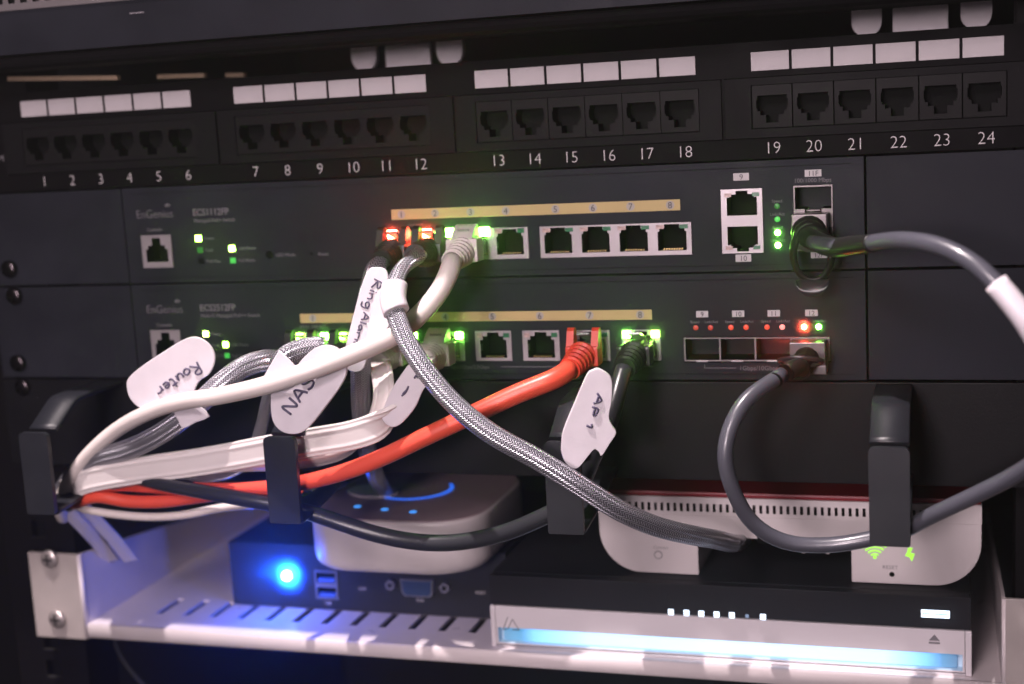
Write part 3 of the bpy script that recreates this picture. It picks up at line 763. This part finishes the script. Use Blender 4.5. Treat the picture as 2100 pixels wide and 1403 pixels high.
arc = [rc + V(rad * math.cos(a), rad * math.sin(a) * 1.0, .25) for a in [math.radians(d_) for d_ in range(-150, 42, 4)]]
tube(mb, arc, .95, 8, flat=.3, side=V(0, 0, 1)); mb2 = mb
mb = MB(); rows = []
for i, p in enumerate(arc):
    dr = (p - rc); dr.z = 0; dr.normalize(); wv = .95 * (.45 + .55 * math.sin(math.pi * min(1, (i + 2) / (len(arc) + 2)) ** 1.4) + .2)
    rows.append([p - dr * wv, p - dr * wv + V(0, 0, .15), p + dr * wv + V(0, 0, .15), p + dr * wv])
mb.grid(rows, True, 0, False, True, True); part('light_ring', mb, 'b_ring', tp)
for p in ((733, 1039), (789, 1045), (847, 1050)):
    q = at_z(*p, -65.5); mb = MB(); mb.cyl(q, (0, 0, 1), 1.7, .2, 16); part('indicator_light', mb, 'b_dot', tp)

# ====================================================================== NAS
NS = thing('nas_box', 'flat black storage box with silver front and glowing blue-white strip on the shelf', 'storage box', (102, 10, -124.6))
nx0, nx1, ny, nb = -1.6, 203.8, 10.0, -124.5
mb = MB(); mb.box(nx0, nx1, ny + 5.5, ny + 150, nb + 1, -91.2, bev=.6); mb.box(nx0 + .5, nx1 - .5, ny + 1.6, ny + 6, -104.8, -91.4); part('case', mb, 'nasblack', NS)
mb = MB(); mb.box(nx0, nx1, ny, ny + 1.7, -104.9, -91.2, bev=.4); part('upper_fascia', mb, 'nasblack', NS)
# silver frame with a trough
tz0, tz1 = -122.5, -115.4
mb = MB(); mb.cut(nx0 + 2.2, nx1 - 2.4, nb + 1.2, -105.3, ny - .4, [(nx0 + 3.0, nx1 - 3.2, tz0, tz1)], 5.0, side=2, m_hole=1); fp = part('front_flap', mb, ['nassilver', 'trough'], NS)
mb = MB(); mb.box(3, 198.5, ny + 2.6, ny + 3.6, tz0 + .1, tz1 - .1, bev=.2); part('light_strip', mb, 'w_bar', fp)
for a, b in ((nx0 - .3, nx0 + 2.0), (nx1 - 2.2, nx1 + .3)):
    mb = MB(); mb.box(a, b, ny - .5, ny + 1.6, nb, -105.3, bev=.5); part('side_trim', mb, 'nassilver', NS)
mb = MB(); mb.box(nx0 + 1.8, nx1 - 2.0, ny - .9, ny + .6, nb - .2, nb + 1.6, bev=.4); part('bottom_trim', mb, 'chrome', NS)
for k, (x, m) in enumerate(((80.6, 1), (87.4, 1), (93.8, 1), (100.4, 1), (106.9, 1), (113.4, 0), (120.1, 1))):
    r = 1.15 if m else .7
    mb = MB(); mb.box(x - r, x + r, ny - .25, ny + .1, -104.0 - r, -104.0 + r * 1.1, bev=.1)
    part('status_light', mb, 'w_led' if m else 'dimled', NS) if m else part('status_light', mb, glow('faint_white_led', (.3, .4, .6), .7), NS)
mb = MB(); mb.box(184.5, 195.6, ny - .25, ny + .1, -100.3, -97.1, bev=.2); pb = part('power_button', mb, 'w_led', NS)
mb = MB(); mb.box(184.9, 195.2, ny - .4, ny - .2, -98.9, -98.45); part('button_line', mb, glow('blue_line_led', (.2, .4, .9), .9), pb)
mb = MB(); q = V(189.6, ny - .5, -109.4)
mb.prism([(q.x - 2.2, q.z - .6), (q.x + 2.2, q.z - .6), (q.x, q.z + 2.0)], ny - .55, ny - .41); mb.box(q.x - 2.2, q.x + 2.2, ny - .55, ny - .41, q.z - 2.0, q.z - 1.2); part('eject_mark', mb, 'dimprint', fp)
mb = MB()
for a, b in (((3.8, -116.2), (6.4, -110.2)), ((6.0, -115.9), (8.4, -111.2)), ((8.4, -111.2), (11.4, -116.2)), ((11.4, -116.2), (8.2, -116.2)), ((3.8, -116.2), (5.4, -116.2))):
    tube(mb, [V(a[0], ny - .45, a[1]), V(b[0], ny - .45, b[1])], .22, 6)
part('logo_mark', mb, 'dimprint', fp)
mb = MB()
for x in (8, 194):
    for y in (20, 140): mb.cyl((x, y, -124.4), (0, 0, 1), 4, 1, 16)
part('feet', mb, 'hole', NS)

# ====================================================================== ROUTER
RT = thing('wifi_router', 'white router with dark red top, slotted vents and green light icons', 'router', (128, 60, -91))
ry, rb, rt, rx0, rx1, rcr = 22.0, -91.0, -55.8, 47.2, 208.4, 19.0
out = [(rx0, -64.0), (rx0, rb + rcr + 2)] + [(rx0 + rcr - rcr * math.cos(math.radians(a)), rb + rcr - rcr * math.sin(math.radians(a))) for a in range(0, 85, 9)]
out += [(rx0 + rcr + 4, rb + .1), (91, rb), (91, -73.2), (156.4, -73.6), (156.4, rb), (rx1 - rcr - 2, rb)]
out += [(rx1 - rcr + rcr * math.sin(math.radians(a)), rb + rcr - rcr * math.cos(math.radians(a))) for a in range(5, 91, 9)] + [(rx1, -64.0)]
mb = MB()
A = [V(a, ry, b) for a, b in out]; B = [V(a, ry + 116, b) for a, b in out]
ctr = V(128, 0, -70)
A0 = [V(a, ry, b) for a, b in [(ctr.x + (p[0] - ctr.x) * .997, ctr.z + (p[1] - ctr.z) * (.985 if p[1] < -74 else 1)) for p in out]]
A1 = [V(a, ry + .8, b) for a, b in out]
base = len(mb.v); mb.v += A0
for tri in tessellate_polygon([A0]): mb.f.append(tuple(base + i for i in tri[::-1])); mb.m.append(0); mb.sm.append(False)
mb.grid([A0, A1, B], True, 0, False)
part('lower_shell', mb, 'whiteplast', RT)
x = 61.0; holes = []
while x < 190: holes.append((x, x + 1.25, -62.2, -58.6)); x += 2.86
mb = MB(); mb.cut(rx0, rx1, -63.95, rt, ry + .05, holes, 4, side=116); part('vent_band', mb, ['whiteplast', 'hole'], RT)
mb = MB(); mb.box(rx0 + .3, rx1 - .3, ry + .7, ry + 120, rt + .05, rt + 2.2, bev=.9); part('red_lid', mb, 'redplast', RT)
# ports and pins inside the arch
mb = MB(); mb.box(117, 135, ry - .2, ry + .05, -75.2, -72.0); part('socket_row', mb, 'hole', RT)
for x in (136.4, 146.4):
    mb = MB(); mb.cyl((x, ry + 1.5, -73.3), (0, 0, -1), 1.1, 6, 12, r2=.9); part('pin', mb, 'whiteplast', RT)
# status icons: wifi fan and a bolt
mb = MB()
def ip(px, py): return at(px, py, ry - .12)
cq = (1795, 1145)
mb.cyl(ip(1794, 1143) + V(0, .1, 0), (0, -1, 0), .75, .12, 12)
for r, wd in ((11, 4.2), (19, 4.2), (27, 4.2), (35, 4.4)):
    pts = [ip(1794 + r * math.sin(math.radians(a)), 1146 - r * math.cos(math.radians(a)) * .9) for a in range(-46, 47, 8)]
    tube(mb, pts, .42, 6, flat=.4)
icon = part('wifi_icon', mb, 'icon', RT)
mb = MB(); bolt = [(1862, 1123), (1872, 1124), (1867, 1134), (1876, 1136), (1870, 1152), (1865, 1143), (1856, 1140), (1861, 1131)]
F = [ip(*p) for p in bolt]; Bk = [f + V(0, .12, 0) for f in F]
base = len(mb.v); mb.v += F
for tri in tessellate_polygon([F]): mb.f.append(tuple(base + i for i in tri)); mb.m.append(0); mb.sm.append(False)
mb.grid([F, Bk], True, 0, False); part('power_icon', mb, 'icon', RT)
text('lettering', 'RESET', 1.6, 172.0, -84.4, 'dimprint', RT, y=ry - .1, spacing=1.1)
q = at(1829, 1178, ry); mb = MB(); mb.cyl((q.x, ry + .1, q.z), (0, -1, 0), 1.1, .2, 16); part('reset_hole', mb, 'hole', RT)
q = at(1350, 1138, ry); mb = MB(); mb.cyl((q.x, ry + .1, q.z), (0, -1, 0), 1.9, .25, 24); mb.cyl((q.x, ry - .1, q.z), (0, -1, 0), 1.45, .2, 24, 1); part('round_button', mb, ['dimprint', 'whiteplast'], RT)
text('lettering', 'Connect', 1.4, 74.8, -79.6, 'dimprint', RT, y=ry - .1)

# ====================================================================== CABLES
def P(*pts): return [at(*p) for p in pts]
def ribbed(mb, c0, c1, r0, r1, n=5, mi=0, sq=1.0):
    """stepped strain relief from c0 to c1"""
    c0, c1 = Vector(c0), Vector(c1); path, rr = [], []
    for k in range(n * 4 + 1):
        f = k / (n * 4); path.append(c0.lerp(c1, f)); rr.append((r0 + (r1 - r0) * f) * (1.0 if (k % 4) < 2 else .84))
    rows = []
    a = (c1 - c0).normalized(); u = V(1, 0, 0); u = (u - a * u.dot(a)).normalized(); v = a.cross(u)
    for p, r in zip(path, rr):
        rows.append([p + (u * math.cos(2*math.pi*j/18) * sq + v * math.sin(2*math.pi*j/18)) * r for j in range(18)])
    mb.grid(rows, True, mi, False, True, True)
def plug(root, x, z, boot, style, end, body='clear'):
    """modular plug in the port centred (x, z); the boot runs to the world point end"""
    end = Vector(end)
    mb = MB(); mb.box(x-5.7, x+5.7, -9, 6, z-4.6, z+2.6, bev=.35); p = part('plug', mb, body, root)
    mb = MB(); rot = Matrix.Translation(V(x, -1, z + 3.0)) @ Matrix.Rotation(math.radians(-17), 4, 'X')
    mb.box(-2.6, 2.6, -13, 1, 0, 1.0, bev=.2, rot=rot); part('latch', mb, body, p)
    mb = MB(); mb.box(x-6.9, x+6.9, -17, -8.2, z-5.8, z+(4.0 if style == 'hood' else 2.4), bev=1.2)
    c0 = V(x, -15.5, z - 1.4); ribbed(mb, c0, end, 6.2, 4.6, 5)
    if style == 'ears':
        for s in (-1, 1):
            xx = x + s * 5.2
            o = [(-8.6, z+1), (-8.8, z+7.6), (-9.8, z+9.3), (-11.6, z+9.6), (-13.1, z+8.4), (-16.0, z+1)]
            fn_ = lambda a, b, d, xx=xx: V(xx + d, a, b)
            mb.prism(o if True else o, -1.5, 1.5, fn=fn_)
    elif style == 'hood':
        o = [(-7.5, z+3), (-7.0, z+8.6), (-8.2, z+9.4), (-11, z+8.4), (-14.5, z+6.0), (-17, z+3)]
        for a_, b_ in ((-4.6, -3.0), (3.0, 4.6)): mb.prism(o, a_, b_, fn=lambda a, b, d: V(x + d, a, b))
        rows = [[V(x + q, a, b) for q in (-3.4, 3.4)] for a, b in o]; mb.grid(rows, False, 0, True)
        rows = [[V(x + q, a + .5, b - .9) for q in (-3.4, 3.4)] for a, b in o]; mb.grid(rows, False, 0, True)
    else:
        mb.box(x-3.2, x+3.2, -16, -10, z+2.4, z+4.2, bev=.6)
    part('boot', mb, boot, p)
    return p
def cable_thing(name, label, cat, path, r, m, group=None, **k):
    t = thing(name, label, cat, path[0], group)
    mb = MB(); tube(mb, path, r, **k); part('jacket', mb, m, t); return t

GC = 'network cables plugged into the switches'
# --- 1 ring alarm: braided, upper port 1 -> hub
e1 = V(-27.0, -29, 55.0)
hubtop = at_z(792, 1010, -65.4)
path = smooth(spline([e1, *P((770, 548, -33), (757, 600, -38), (745, 660, -40), (741, 720, -38), (740, 800, -32), (744, 870, -24), (756, 935, -12), (775, 985, -2)), hubtop]), 2)
C1 = cable_thing('network_cable', 'braided cable with a long narrow tag from upper port 1 down to the hub', 'cable', path, 4.4, 'braid', GC, flat=.62, side=V(1, 0, 0), groove=.14, ngroove=3, seg=28)
plug(C1, -28, 58.5, 'blackboot', 'ears', e1)
Yr = lambda px, py: -46 - (py - 600) * .012
mb = MB(); plate(mb, [(770, 548), (790, 552), (797, 572), (790, 600), (772, 660), (757, 720), (744, 757), (722, 762), (704, 745), (712, 700), (727, 640), (744, 580), (756, 553)], Yr, 1.0, sub=4); tg = part('name_tag', mb, 'tag', C1, 'long narrow white tag with two handwritten words')
mb = MB(); scribble(mb, 'Ring', (768, 572), (745, 635), 17, Yr, lift=.75); scribble(mb, 'Alarm', (746, 640), (722, 712), 13, Yr, lift=.75); part('handwriting', mb, 'marker', tg)
mb = MB()
q = at_z(766, 1008, -65.2); rows = []
for zz, rr in ((-65.5, 1.0), (-65.0, 1.02), (-64.4, .96)):
    rows.append([V(q.x + rr * 13.5 * math.cos(a) - 3 * math.sin(a), q.y + rr * 11 * math.sin(a), zz) for a in [2*math.pi*j/28 for j in range(28)]])
mb.grid(rows, True, 0, True, True, True); part('round_tag', mb, 'tabwhite', C1)

# --- 2 braided: upper port 2 -> router
e2 = V(-11.5, -30, 57.5)
path = smooth(spline([e2, *P((858, 528, -37), (828, 545, -44), (810, 580, -51), (806, 620, -57), (822, 675, -63), (862, 745, -68), (925, 822, -72), (1005, 888, -75), (1095, 938, -76), (1180, 990, -74), (1262, 1042, -68), (1340, 1078, -58), (1415, 1097, -44), (1470, 1107, -26), (1500, 1114, -6), (1516, 1114, 20), (1528, 1108, 60))]), 2)
C2 = cable_thing('network_cable', 'long silver braided cable sweeping from upper port 2 diagonally across to the router', 'cable', path, 4.0, 'braid', GC, flat=.72, side=lambda f: V(1, 0, .2).lerp(V(.55, .1, 1), min(1, f * 3)), groove=.13, ngroove=3, seg=28)
plug(C2, -12, 58.5, 'blackboot', 'ears', e2)
seg_ = spline(P((809, 585, -52), (806, 615, -57), (813, 640, -60)), 1.2)
mb = MB(); tube(mb, seg_, 5.3, 24, flat=.78, side=V(1, 0, 0)); tg = part('wrap_tag', mb, 'tag', C2, 'white tag wrapped round the braided cable')
mb = MB(); plate(mb, [(788, 590), (800, 600), (806, 640), (800, 665), (780, 690), (760, 705), (752, 695), (762, 640), (774, 600)], lambda x, y: -52 - (y - 600) * .02, .9); part('tag_tail', mb, 'tag', tg)

# --- 3 white round cable: upper port 3 -> left
e3 = V(4.0, -29, 54.5)
path = smooth(spline([e3, *P((926, 545, -34), (905, 592, -38), (868, 638, -42), (812, 686, -51), (735, 722, -62), (640, 758, -71), (545, 790, -72), (450, 812, -65), (370, 824, -60), (300, 848, -54), (235, 885, -46), (180, 935, -42), (145, 985, -38), (122, 1032, -34), (130, 1060, -20))]), 2)
C3 = cable_thing('network_cable', 'white round cable from upper port 3 running left across the tags', 'cable', path, 4.1, 'whitecable', GC, seg=18, rfun=lambda f, l: 1 - .2 * min(1, f * 1.3))
plug(C3, 4, 58.5, 'whitecable', 'hood', e3)

# --- braided Router cable: lower port 1 -> left
e4 = V(-73.5, -28, 12.0)
path = smooth(spline([e4, *P((560, 738, -36), (505, 750, -44), (455, 785, -50), (415, 822, -52), (372, 860, -52), (320, 895, -50), (262, 922, -46), (200, 940, -42), (150, 975, -36), (125, 1010, -26))]), 2)
C4 = cable_thing('network_cable', 'braided cable with tag reading Router from lower port 1 to the left ring', 'cable', path, 4.5, 'braid', GC, flat=.7, side=V(-.3, 0, 1), groove=.14, ngroove=3, seg=28)
plug(C4, -74.6, 14.7, 'blackboot', 'ears', e4)
Yt = lambda px, py: -52.5 + (px - 350) * .02
mb = MB(); plate(mb, [(261, 795), (264, 776), (290, 752), (335, 722), (376, 697), (404, 691), (430, 706), (442, 733), (432, 764), (410, 781), (400, 800), (392, 830), (330, 842), (290, 837), (268, 818)], Yt, 1.1); tg = part('name_tag', mb, 'tag', C4, 'white pill-shaped tag reading Router')
mb = MB(); scribble(mb, 'Router', (404, 742), (316, 800), 24, Yt, r=.42, lift=.8); part('handwriting', mb, 'marker', tg)
mb = MB(); plate(mb, [(356, 836), (398, 824), (410, 832), (430, 854), (402, 866), (376, 879), (366, 862)], lambda x, y: -55.5, 1.0, sub=2); part('tag_fold', mb, 'tag', tg)

# --- braided NAS cable: lower port 2 -> left, thinner
e5 = V(-53.2, -28, 14.0)
path = smooth(spline([e5, *P((650, 722, -38), (612, 728, -46), (577, 752, -48), (556, 792, -46), (545, 835, -42), (533, 885, -38), (512, 940, -36), (455, 972, -36), (360, 978, -38), (270, 984, -38), (180, 1010, -34), (130, 1040, -25))]), 2)
C5 = cable_thing('network_cable', 'braided cable with tag reading NAS from lower port 2 down to the left', 'cable', path, 2.9, 'braid', GC, flat=.8, side=V(-.3, 0, 1), groove=.1, ngroove=2, seg=24)
plug(C5, -53.6, 14.7, 'blackboot', 'ears', e5)
mb = MB(); tube(mb, spline(P((668, 712, -50), (625, 716, -52), (590, 730, -54), (570, 752, -54)), 2), 4.6, 26, flat=.6, side=V(0, 0, 1), groove=.13); part('braid_bend', mb, 'braid', C5)
Yn = lambda px, py: -65.5 + (px - 640) * .015
mb = MB(); plate(mb, [(556, 822), (560, 800), (592, 772), (622, 735), (650, 712), (678, 708), (702, 722), (712, 755), (704, 784), (668, 835), (632, 878), (606, 890), (578, 884), (560, 862)], Yn, 1.6); tg = part('name_tag', mb, 'tag', C5, 'white tag reading NAS')
mb = MB(); scribble(mb, 'NAS', (598, 850), (651, 779), 24, Yn, r=.5, lift=1.05); part('handwriting', mb, 'marker', tg)
mb = MB(); plate(mb, [(573, 718), (592, 736), (612, 756), (596, 776), (572, 800), (552, 780), (541, 772), (556, 746)], lambda x, y: -67.5, .8, sub=1); part('tag_fold', mb, 'tag', tg)

# --- flat white cable: lower port 3 -> down and left
e6 = V(-32.3, -27, 12.5)
def flatcable(path, half, thin, side, n=4): return dict(r=half, flat=thin, side=side, box=True, seg=72, groove=.28, ngroove=n)
path = smooth(spline([e6, *P((782, 760, -34), (788, 800, -38), (778, 850, -40), (748, 900, -40), (700, 932, -40), (640, 947, -41), (560, 955, -42), (470, 958, -41), (380, 966, -40), (290, 982, -39), (210, 1000, -37), (150, 1025, -30))]), 2)
C6 = thing('network_cable', 'flat white cable from lower port 3 behind the other flat cable', 'cable', path[0], GC)
mb = MB(); tube(mb, path, **flatcable(path, 4.6, .22, lambda f: V(1, .2, 0).lerp(V(0, -.75, .55), min(1, f * 2.6)))); part('jacket', mb, 'whiteflat', C6)
plug(C6, -32.3, 14.7, 'whitecable', 'hood', e6)

# --- flat white cable with tag: lower port 4 -> left bundle
e7 = V(-11.2, -27, 13.0)
path = smooth(spline([e7, *P((858, 766, -35), (826, 812, -42), (800, 850, -47), (770, 876, -50), (720, 893, -50), (650, 905, -49), (570, 918, -48), (480, 935, -46), (390, 950, -45), (300, 962, -44), (220, 975, -43), (165, 988, -40), (135, 1010, -34))]), 2)
C7 = thing('network_cable', 'wide flat white cable with a scribbled tag from lower port 4', 'cable', path[0], GC)
mb = MB(); tube(mb, path, **flatcable(path, 6.0, .26, lambda f: V(.9, 0, .3).lerp(V(0, -.1, 1), min(1, f * 4.0)), 5)); part('jacket', mb, 'whiteflat', C7)
plug(C7, -11.2, 14.7, 'whitecable', 'hood', e7)
Yf_ = lambda x, y: -49 + (x - 830) * .04
mb = MB(); plate(mb, [(846, 742), (872, 755), (886, 772), (868, 800), (852, 835), (826, 866), (806, 876), (790, 868), (784, 850), (798, 810), (820, 772)], Yf_, 1.0); tg = part('name_tag', mb, 'tag', C7, 'creased white tag with a short scribble')
mb = MB()
for st in ([(826, 808), (834, 800), (838, 792)], [(824, 812), (831, 806), (836, 797)], [(850, 776), (853, 770), (857, 775), (860, 768)], [(863, 770), (868, 765), (866, 772), (872, 768)]):
    tube(mb, spline([at(a, b, Yf_(a, b)) - FWD * .75 for a, b in st], .6), .4, 6)
part('handwriting', mb, 'marker', tg)

# --- red cable: lower port 7 -> left
e8 = V(51.2, -30, 10.2)
path = smooth(spline([e8, *P((1140, 776, -37), (1060, 808, -42), (970, 850, -46), (870, 897, -49), (780, 940, -50), (700, 970, -50), (620, 990, -49), (530, 1002, -46), (430, 1004, -41), (330, 999, -37), (250, 994, -35), (190, 1000, -38), (140, 1030, -30))]), 2)
C8 = cable_thing('network_cable', 'bright red cable from lower port 7 sweeping down to the left', 'cable', path, 4.15, 'redcable', GC, seg=20, rfun=lambda f, l: 1 - .27 * min(1, f * 1.6))
plug(C8, 53.0, 14.7, 'redboot', 'ears', e8, body='clear')
# second red strand
path = smooth(spline(P((150, 1032, -34), (200, 1018, -38), (260, 1028, -37), (330, 1029, -37), (400, 1020, -37), (470, 1012, -38), (540, 1014, -34), (600, 1020, -24), (640, 1020, 0))), 2)
cable_thing('network_cable', 'darker red cable strand below the flat white cables at the left', 'cable', path, 2.9, 'redcable', 'loose cables through the left rings', seg=16)

# --- black cable with AP1 tag: lower port 8
e9 = V(73.6, -30, 10.5)
path = smooth(spline([e9, *P((1270, 790, -36), (1258, 838, -42), (1240, 890, -46), (1216, 935, -48), (1196, 985, -48), (1168, 1030, -47), (1110, 1062, -46), (1030, 1094, -44), (940, 1112, -42), (860, 1112, -41), (780, 1098, -41), (700, 1073, -43), (640, 1053, -46), (570, 1036, -49), (490, 1022, -50), (400, 1006, -48), (350, 997, -45), (305, 987, -42), (262, 978, -38), (215, 972, -34), (150, 985, -28))]), 2)
C9 = cable_thing('network_cable', 'black cable with tag reading AP1, looping in front of the white hub', 'cable', path, 3.5, 'blackcable', GC, seg=18, rfun=lambda f, l: 1 - .25 * max(0, f * 2 - 1))
plug(C9, 74.4, 14.7, 'blackboot', 'plain', e9)
Ya = lambda x, y: -66 + (x - 1200) * .05
mb = MB(); plate(mb, [(1151, 909), (1155, 881), (1178, 825), (1203, 768), (1215, 758), (1228, 755), (1249, 768), (1255, 784), (1254, 820), (1249, 852), (1256, 872), (1264, 887), (1250, 910), (1234, 934), (1228, 926), (1218, 921), (1203, 938), (1187, 957), (1175, 960), (1159, 948), (1151, 927)], Ya, 2.4, sub=3); tg = part('name_tag', mb, 'tag', C9, 'white folded tag reading AP1')
mb = MB(); scribble(mb, 'AP', (1224, 806), (1207, 853), 13, Ya, r=.42, lift=1.55); scribble(mb, '1', (1205, 866), (1199, 880), 11, Ya, r=.42, lift=1.55); part('handwriting', mb, 'marker', tg)

# --- second black cable in the left bundle
path = smooth(spline(P((140, 1040, -32), (200, 1000, -36), (260, 975, -38), (330, 985, -38), (420, 1005, -40), (520, 1020, -40), (600, 1030, -38), (660, 1005, -20), (700, 990, 6))), 2)
cable_thing('network_cable', 'thin black cable strand in the left bundle ending behind the hub', 'cable', path, 2.5, 'blackcable', 'loose cables through the left rings', seg=14)
# white strands at the lower left
path = smooth(spline(P((128, 1020, -34), (160, 1040, -34), (215, 1052, -33), (300, 1060, -32), (380, 1056, -31), (450, 1042, -28), (520, 1035, -20), (600, 1030, 2))), 2)
cable_thing('network_cable', 'thin white cable sagging under the red strand at the left', 'cable', path, 1.9, 'whitecable', 'loose cables through the left rings', seg=14)
for k, (pts, lb) in enumerate((([(118, 1015, -32), (140, 1048, -26), (172, 1082, -10), (200, 1112, 8), (230, 1150, 30)], 'left of two flat white cables dropping from the left ring to the shelf'),
                               ([(138, 1012, -28), (170, 1040, -20), (200, 1070, -6), (236, 1108, 10), (270, 1150, 30)], 'right of two flat white cables dropping from the left ring to the shelf'))):
    path = smooth(spline(P(*pts)), 2)
    t = thing('network_cable', lb, 'cable', path[0], 'loose cables through the left rings')
    mb = MB(); tube(mb, path, **flatcable(path, 3.4, .3, V(1, .3, .3), 3)); part('jacket', mb, 'whiteflat', t)
# thin dark cables hanging below the shelf
for pts, lb in (([(225, 1270, 40), (245, 1340, 40), (290, 1400, 42), (340, 1440, 45)], 'thin dark cable hanging under the shelf, right of the ear'),
                ([(150, 1290, 30), (160, 1350, 30), (166, 1420, 30)], 'thin dark cable hanging straight down below the shelf ear')):
    path = spline(P(*pts)); mb = MB(); tube(mb, path, 1.1, 10); o = part('thin_cable', mb, 'blackcable', None)
    o['label'] = lb; o['category'] = 'cable'; o['group'] = 'thin cables under the shelf'

# --- grey direct-attach cable, both ends at right
pl1 = V(144.2, -26, 58.5)
pA = [pl1 + V(3, -4, 0), *P((1722, 506, -44), (1775, 500, -60), (1850, 492, -78), (1930, 505, -90), (2000, 542, -98), (2050, 590, -102), (2100, 652, -104), (2160, 760, -104), (2190, 850, -100), (2150, 925, -88), (2080, 975, -76), (1990, 1020, -66), (1900, 1062, -56), (1860, 1085, -50), (1790, 1104, -48), (1700, 1118, -48), (1610, 1112, -50), (1545, 1075, -54), (1505, 1010, -58), (1486, 940, -60), (1496, 880, -58), (1530, 820, -52), (1570, 790, -46), (1605, 768, -38))]
path = smooth(spline(pA, 3), 2)
CD = thing('direct_attach_cable', 'thick grey cable between both switches looping past the right edge', 'cable', pA[0])
mb = MB(); tube(mb, path, 2.95, 18); part('jacket', mb, 'greycable', CD)
sl = spline(P((2042, 580, -101.5), (2070, 613, -103), (2100, 652, -104), (2130, 700, -104)), 2)
mb = MB(); tube(mb, sl, 3.8, 20); tg = part('name_tag', mb, 'tag', CD, 'white tag wrapped round the grey cable at the right edge')
# upper plug
mb = MB(); mb.box(137.9, 151.3, -13, 4, 54.2, 67.6, bev=.4); p1 = part('plug', mb, 'plugmetal', CD)
mb = MB(); ribbed(mb, V(144.6, -12.5, 60.5), V(145.5, -22, 59.5), 6.9, 5.6, 2)
tube(mb, smooth(spline([V(144.6, -16, 60.4), V(145.6, -24, 59.6), *P((1708, 507, -38), (1745, 504, -51), (1790, 499, -64))], 1.5), 2), 3.7, 16, rfun=lambda f, l: 1.1 - .22 * f); part('boot', mb, 'blackboot', p1)
def loop(mb, c, ax, ay, rx, rz, r, seg=40, a0=0, a1=360):
    pts = [c + ax * (rx * math.cos(math.radians(a0 + (a1-a0)*k/seg))) + ay * (rz * math.sin(math.radians(a0 + (a1-a0)*k/seg))) for k in range(seg + 1)]
    tube(mb, pts, r, 10, flat=.6)
mb = MB(); c = at(1666, 522, -20); loop(mb, c, V(1, 0, 0), V(0, -.25, 1).normalized(), 7.2, 10.6, 2.0); part('pull_loop', mb, 'blackboot', p1)
mb = MB(); rows = []
ca, cb = at(1633, 577, -22), at(1700, 573, -22); mid = (ca + cb) / 2
for k in range(15):
    a = math.pi * k / 14; xx = mid.x - math.cos(a) * (cb.x - ca.x) / 2
    dz = -math.sin(a) * 6.2
    rows.append([V(xx, -22, mid.z), V(xx, -22.6, mid.z + dz * .6), V(xx, -24, mid.z + dz), V(xx, -22.4, mid.z + dz + .6), V(xx, -21, mid.z + .2)])
mb.grid(rows, True, 0, True, True, True); part('pull_tab', mb, 'blackgloss' if 'blackgloss' in M else 'blackcable', p1)
# lower plug
mb = MB(); mb.box(135.9, 149.6, -11, 4, 8.4, 17.4, bev=.3); mb.box(136.6, 149.9, -10.6, 0, 4.6, 8.2, bev=.3); p2 = part('plug', mb, 'plugmetal', CD)
mb = MB(); ribbed(mb, V(142.5, -10.5, 11), V(141, -22, 8.4), 5.0, 4.0, 2); tube(mb, smooth(spline([V(141.2, -20, 8.8), *P((1636, 752, -30), (1612, 765, -37))], 1.5)), 3.4, 16); part('boot', mb, 'blackboot', p2)
mb = MB(); c = at(1642, 742, -24); loop(mb, c, V(1, 0, .0), V(0, -.75, .35).normalized(), 8.2, 6.0, 1.0); part('pull_loop', mb, 'blackcable', p2)
mb = MB(); tube(mb, [at(1590, 779, -42), at(1588, 781, -42.6)], 3.2, 16); tube(mb, [at(1612, 764, -37), at(1610, 765.5, -37.6)], 3.6, 16); part('sleeve_ring', mb, 'hole', CD)

# ====================================================================== HAZE (soft bloom round the lights)
mb = MB(); mb.box(-312, 312, -1300, 512, -445, 245); hz = part('haze', mb, 'void', None)
hm = bpy.data.materials.new('haze_air'); hm.use_nodes = True; nt = hm.node_tree
nt.nodes.remove(nt.nodes['Principled BSDF']); pv = nt.nodes.new('ShaderNodeVolumePrincipled')
pv.inputs['Color'].default_value = (.95, .93, .95, 1); pv.inputs['Density'].default_value = HAZE
pv.inputs['Anisotropy'].default_value = 0.93
nt.links.new(pv.outputs[0], nt.nodes['Material Output'].inputs['Volume'])
hz.data.materials.clear(); hz.data.materials.append(hm); hz['kind'] = 'stuff'
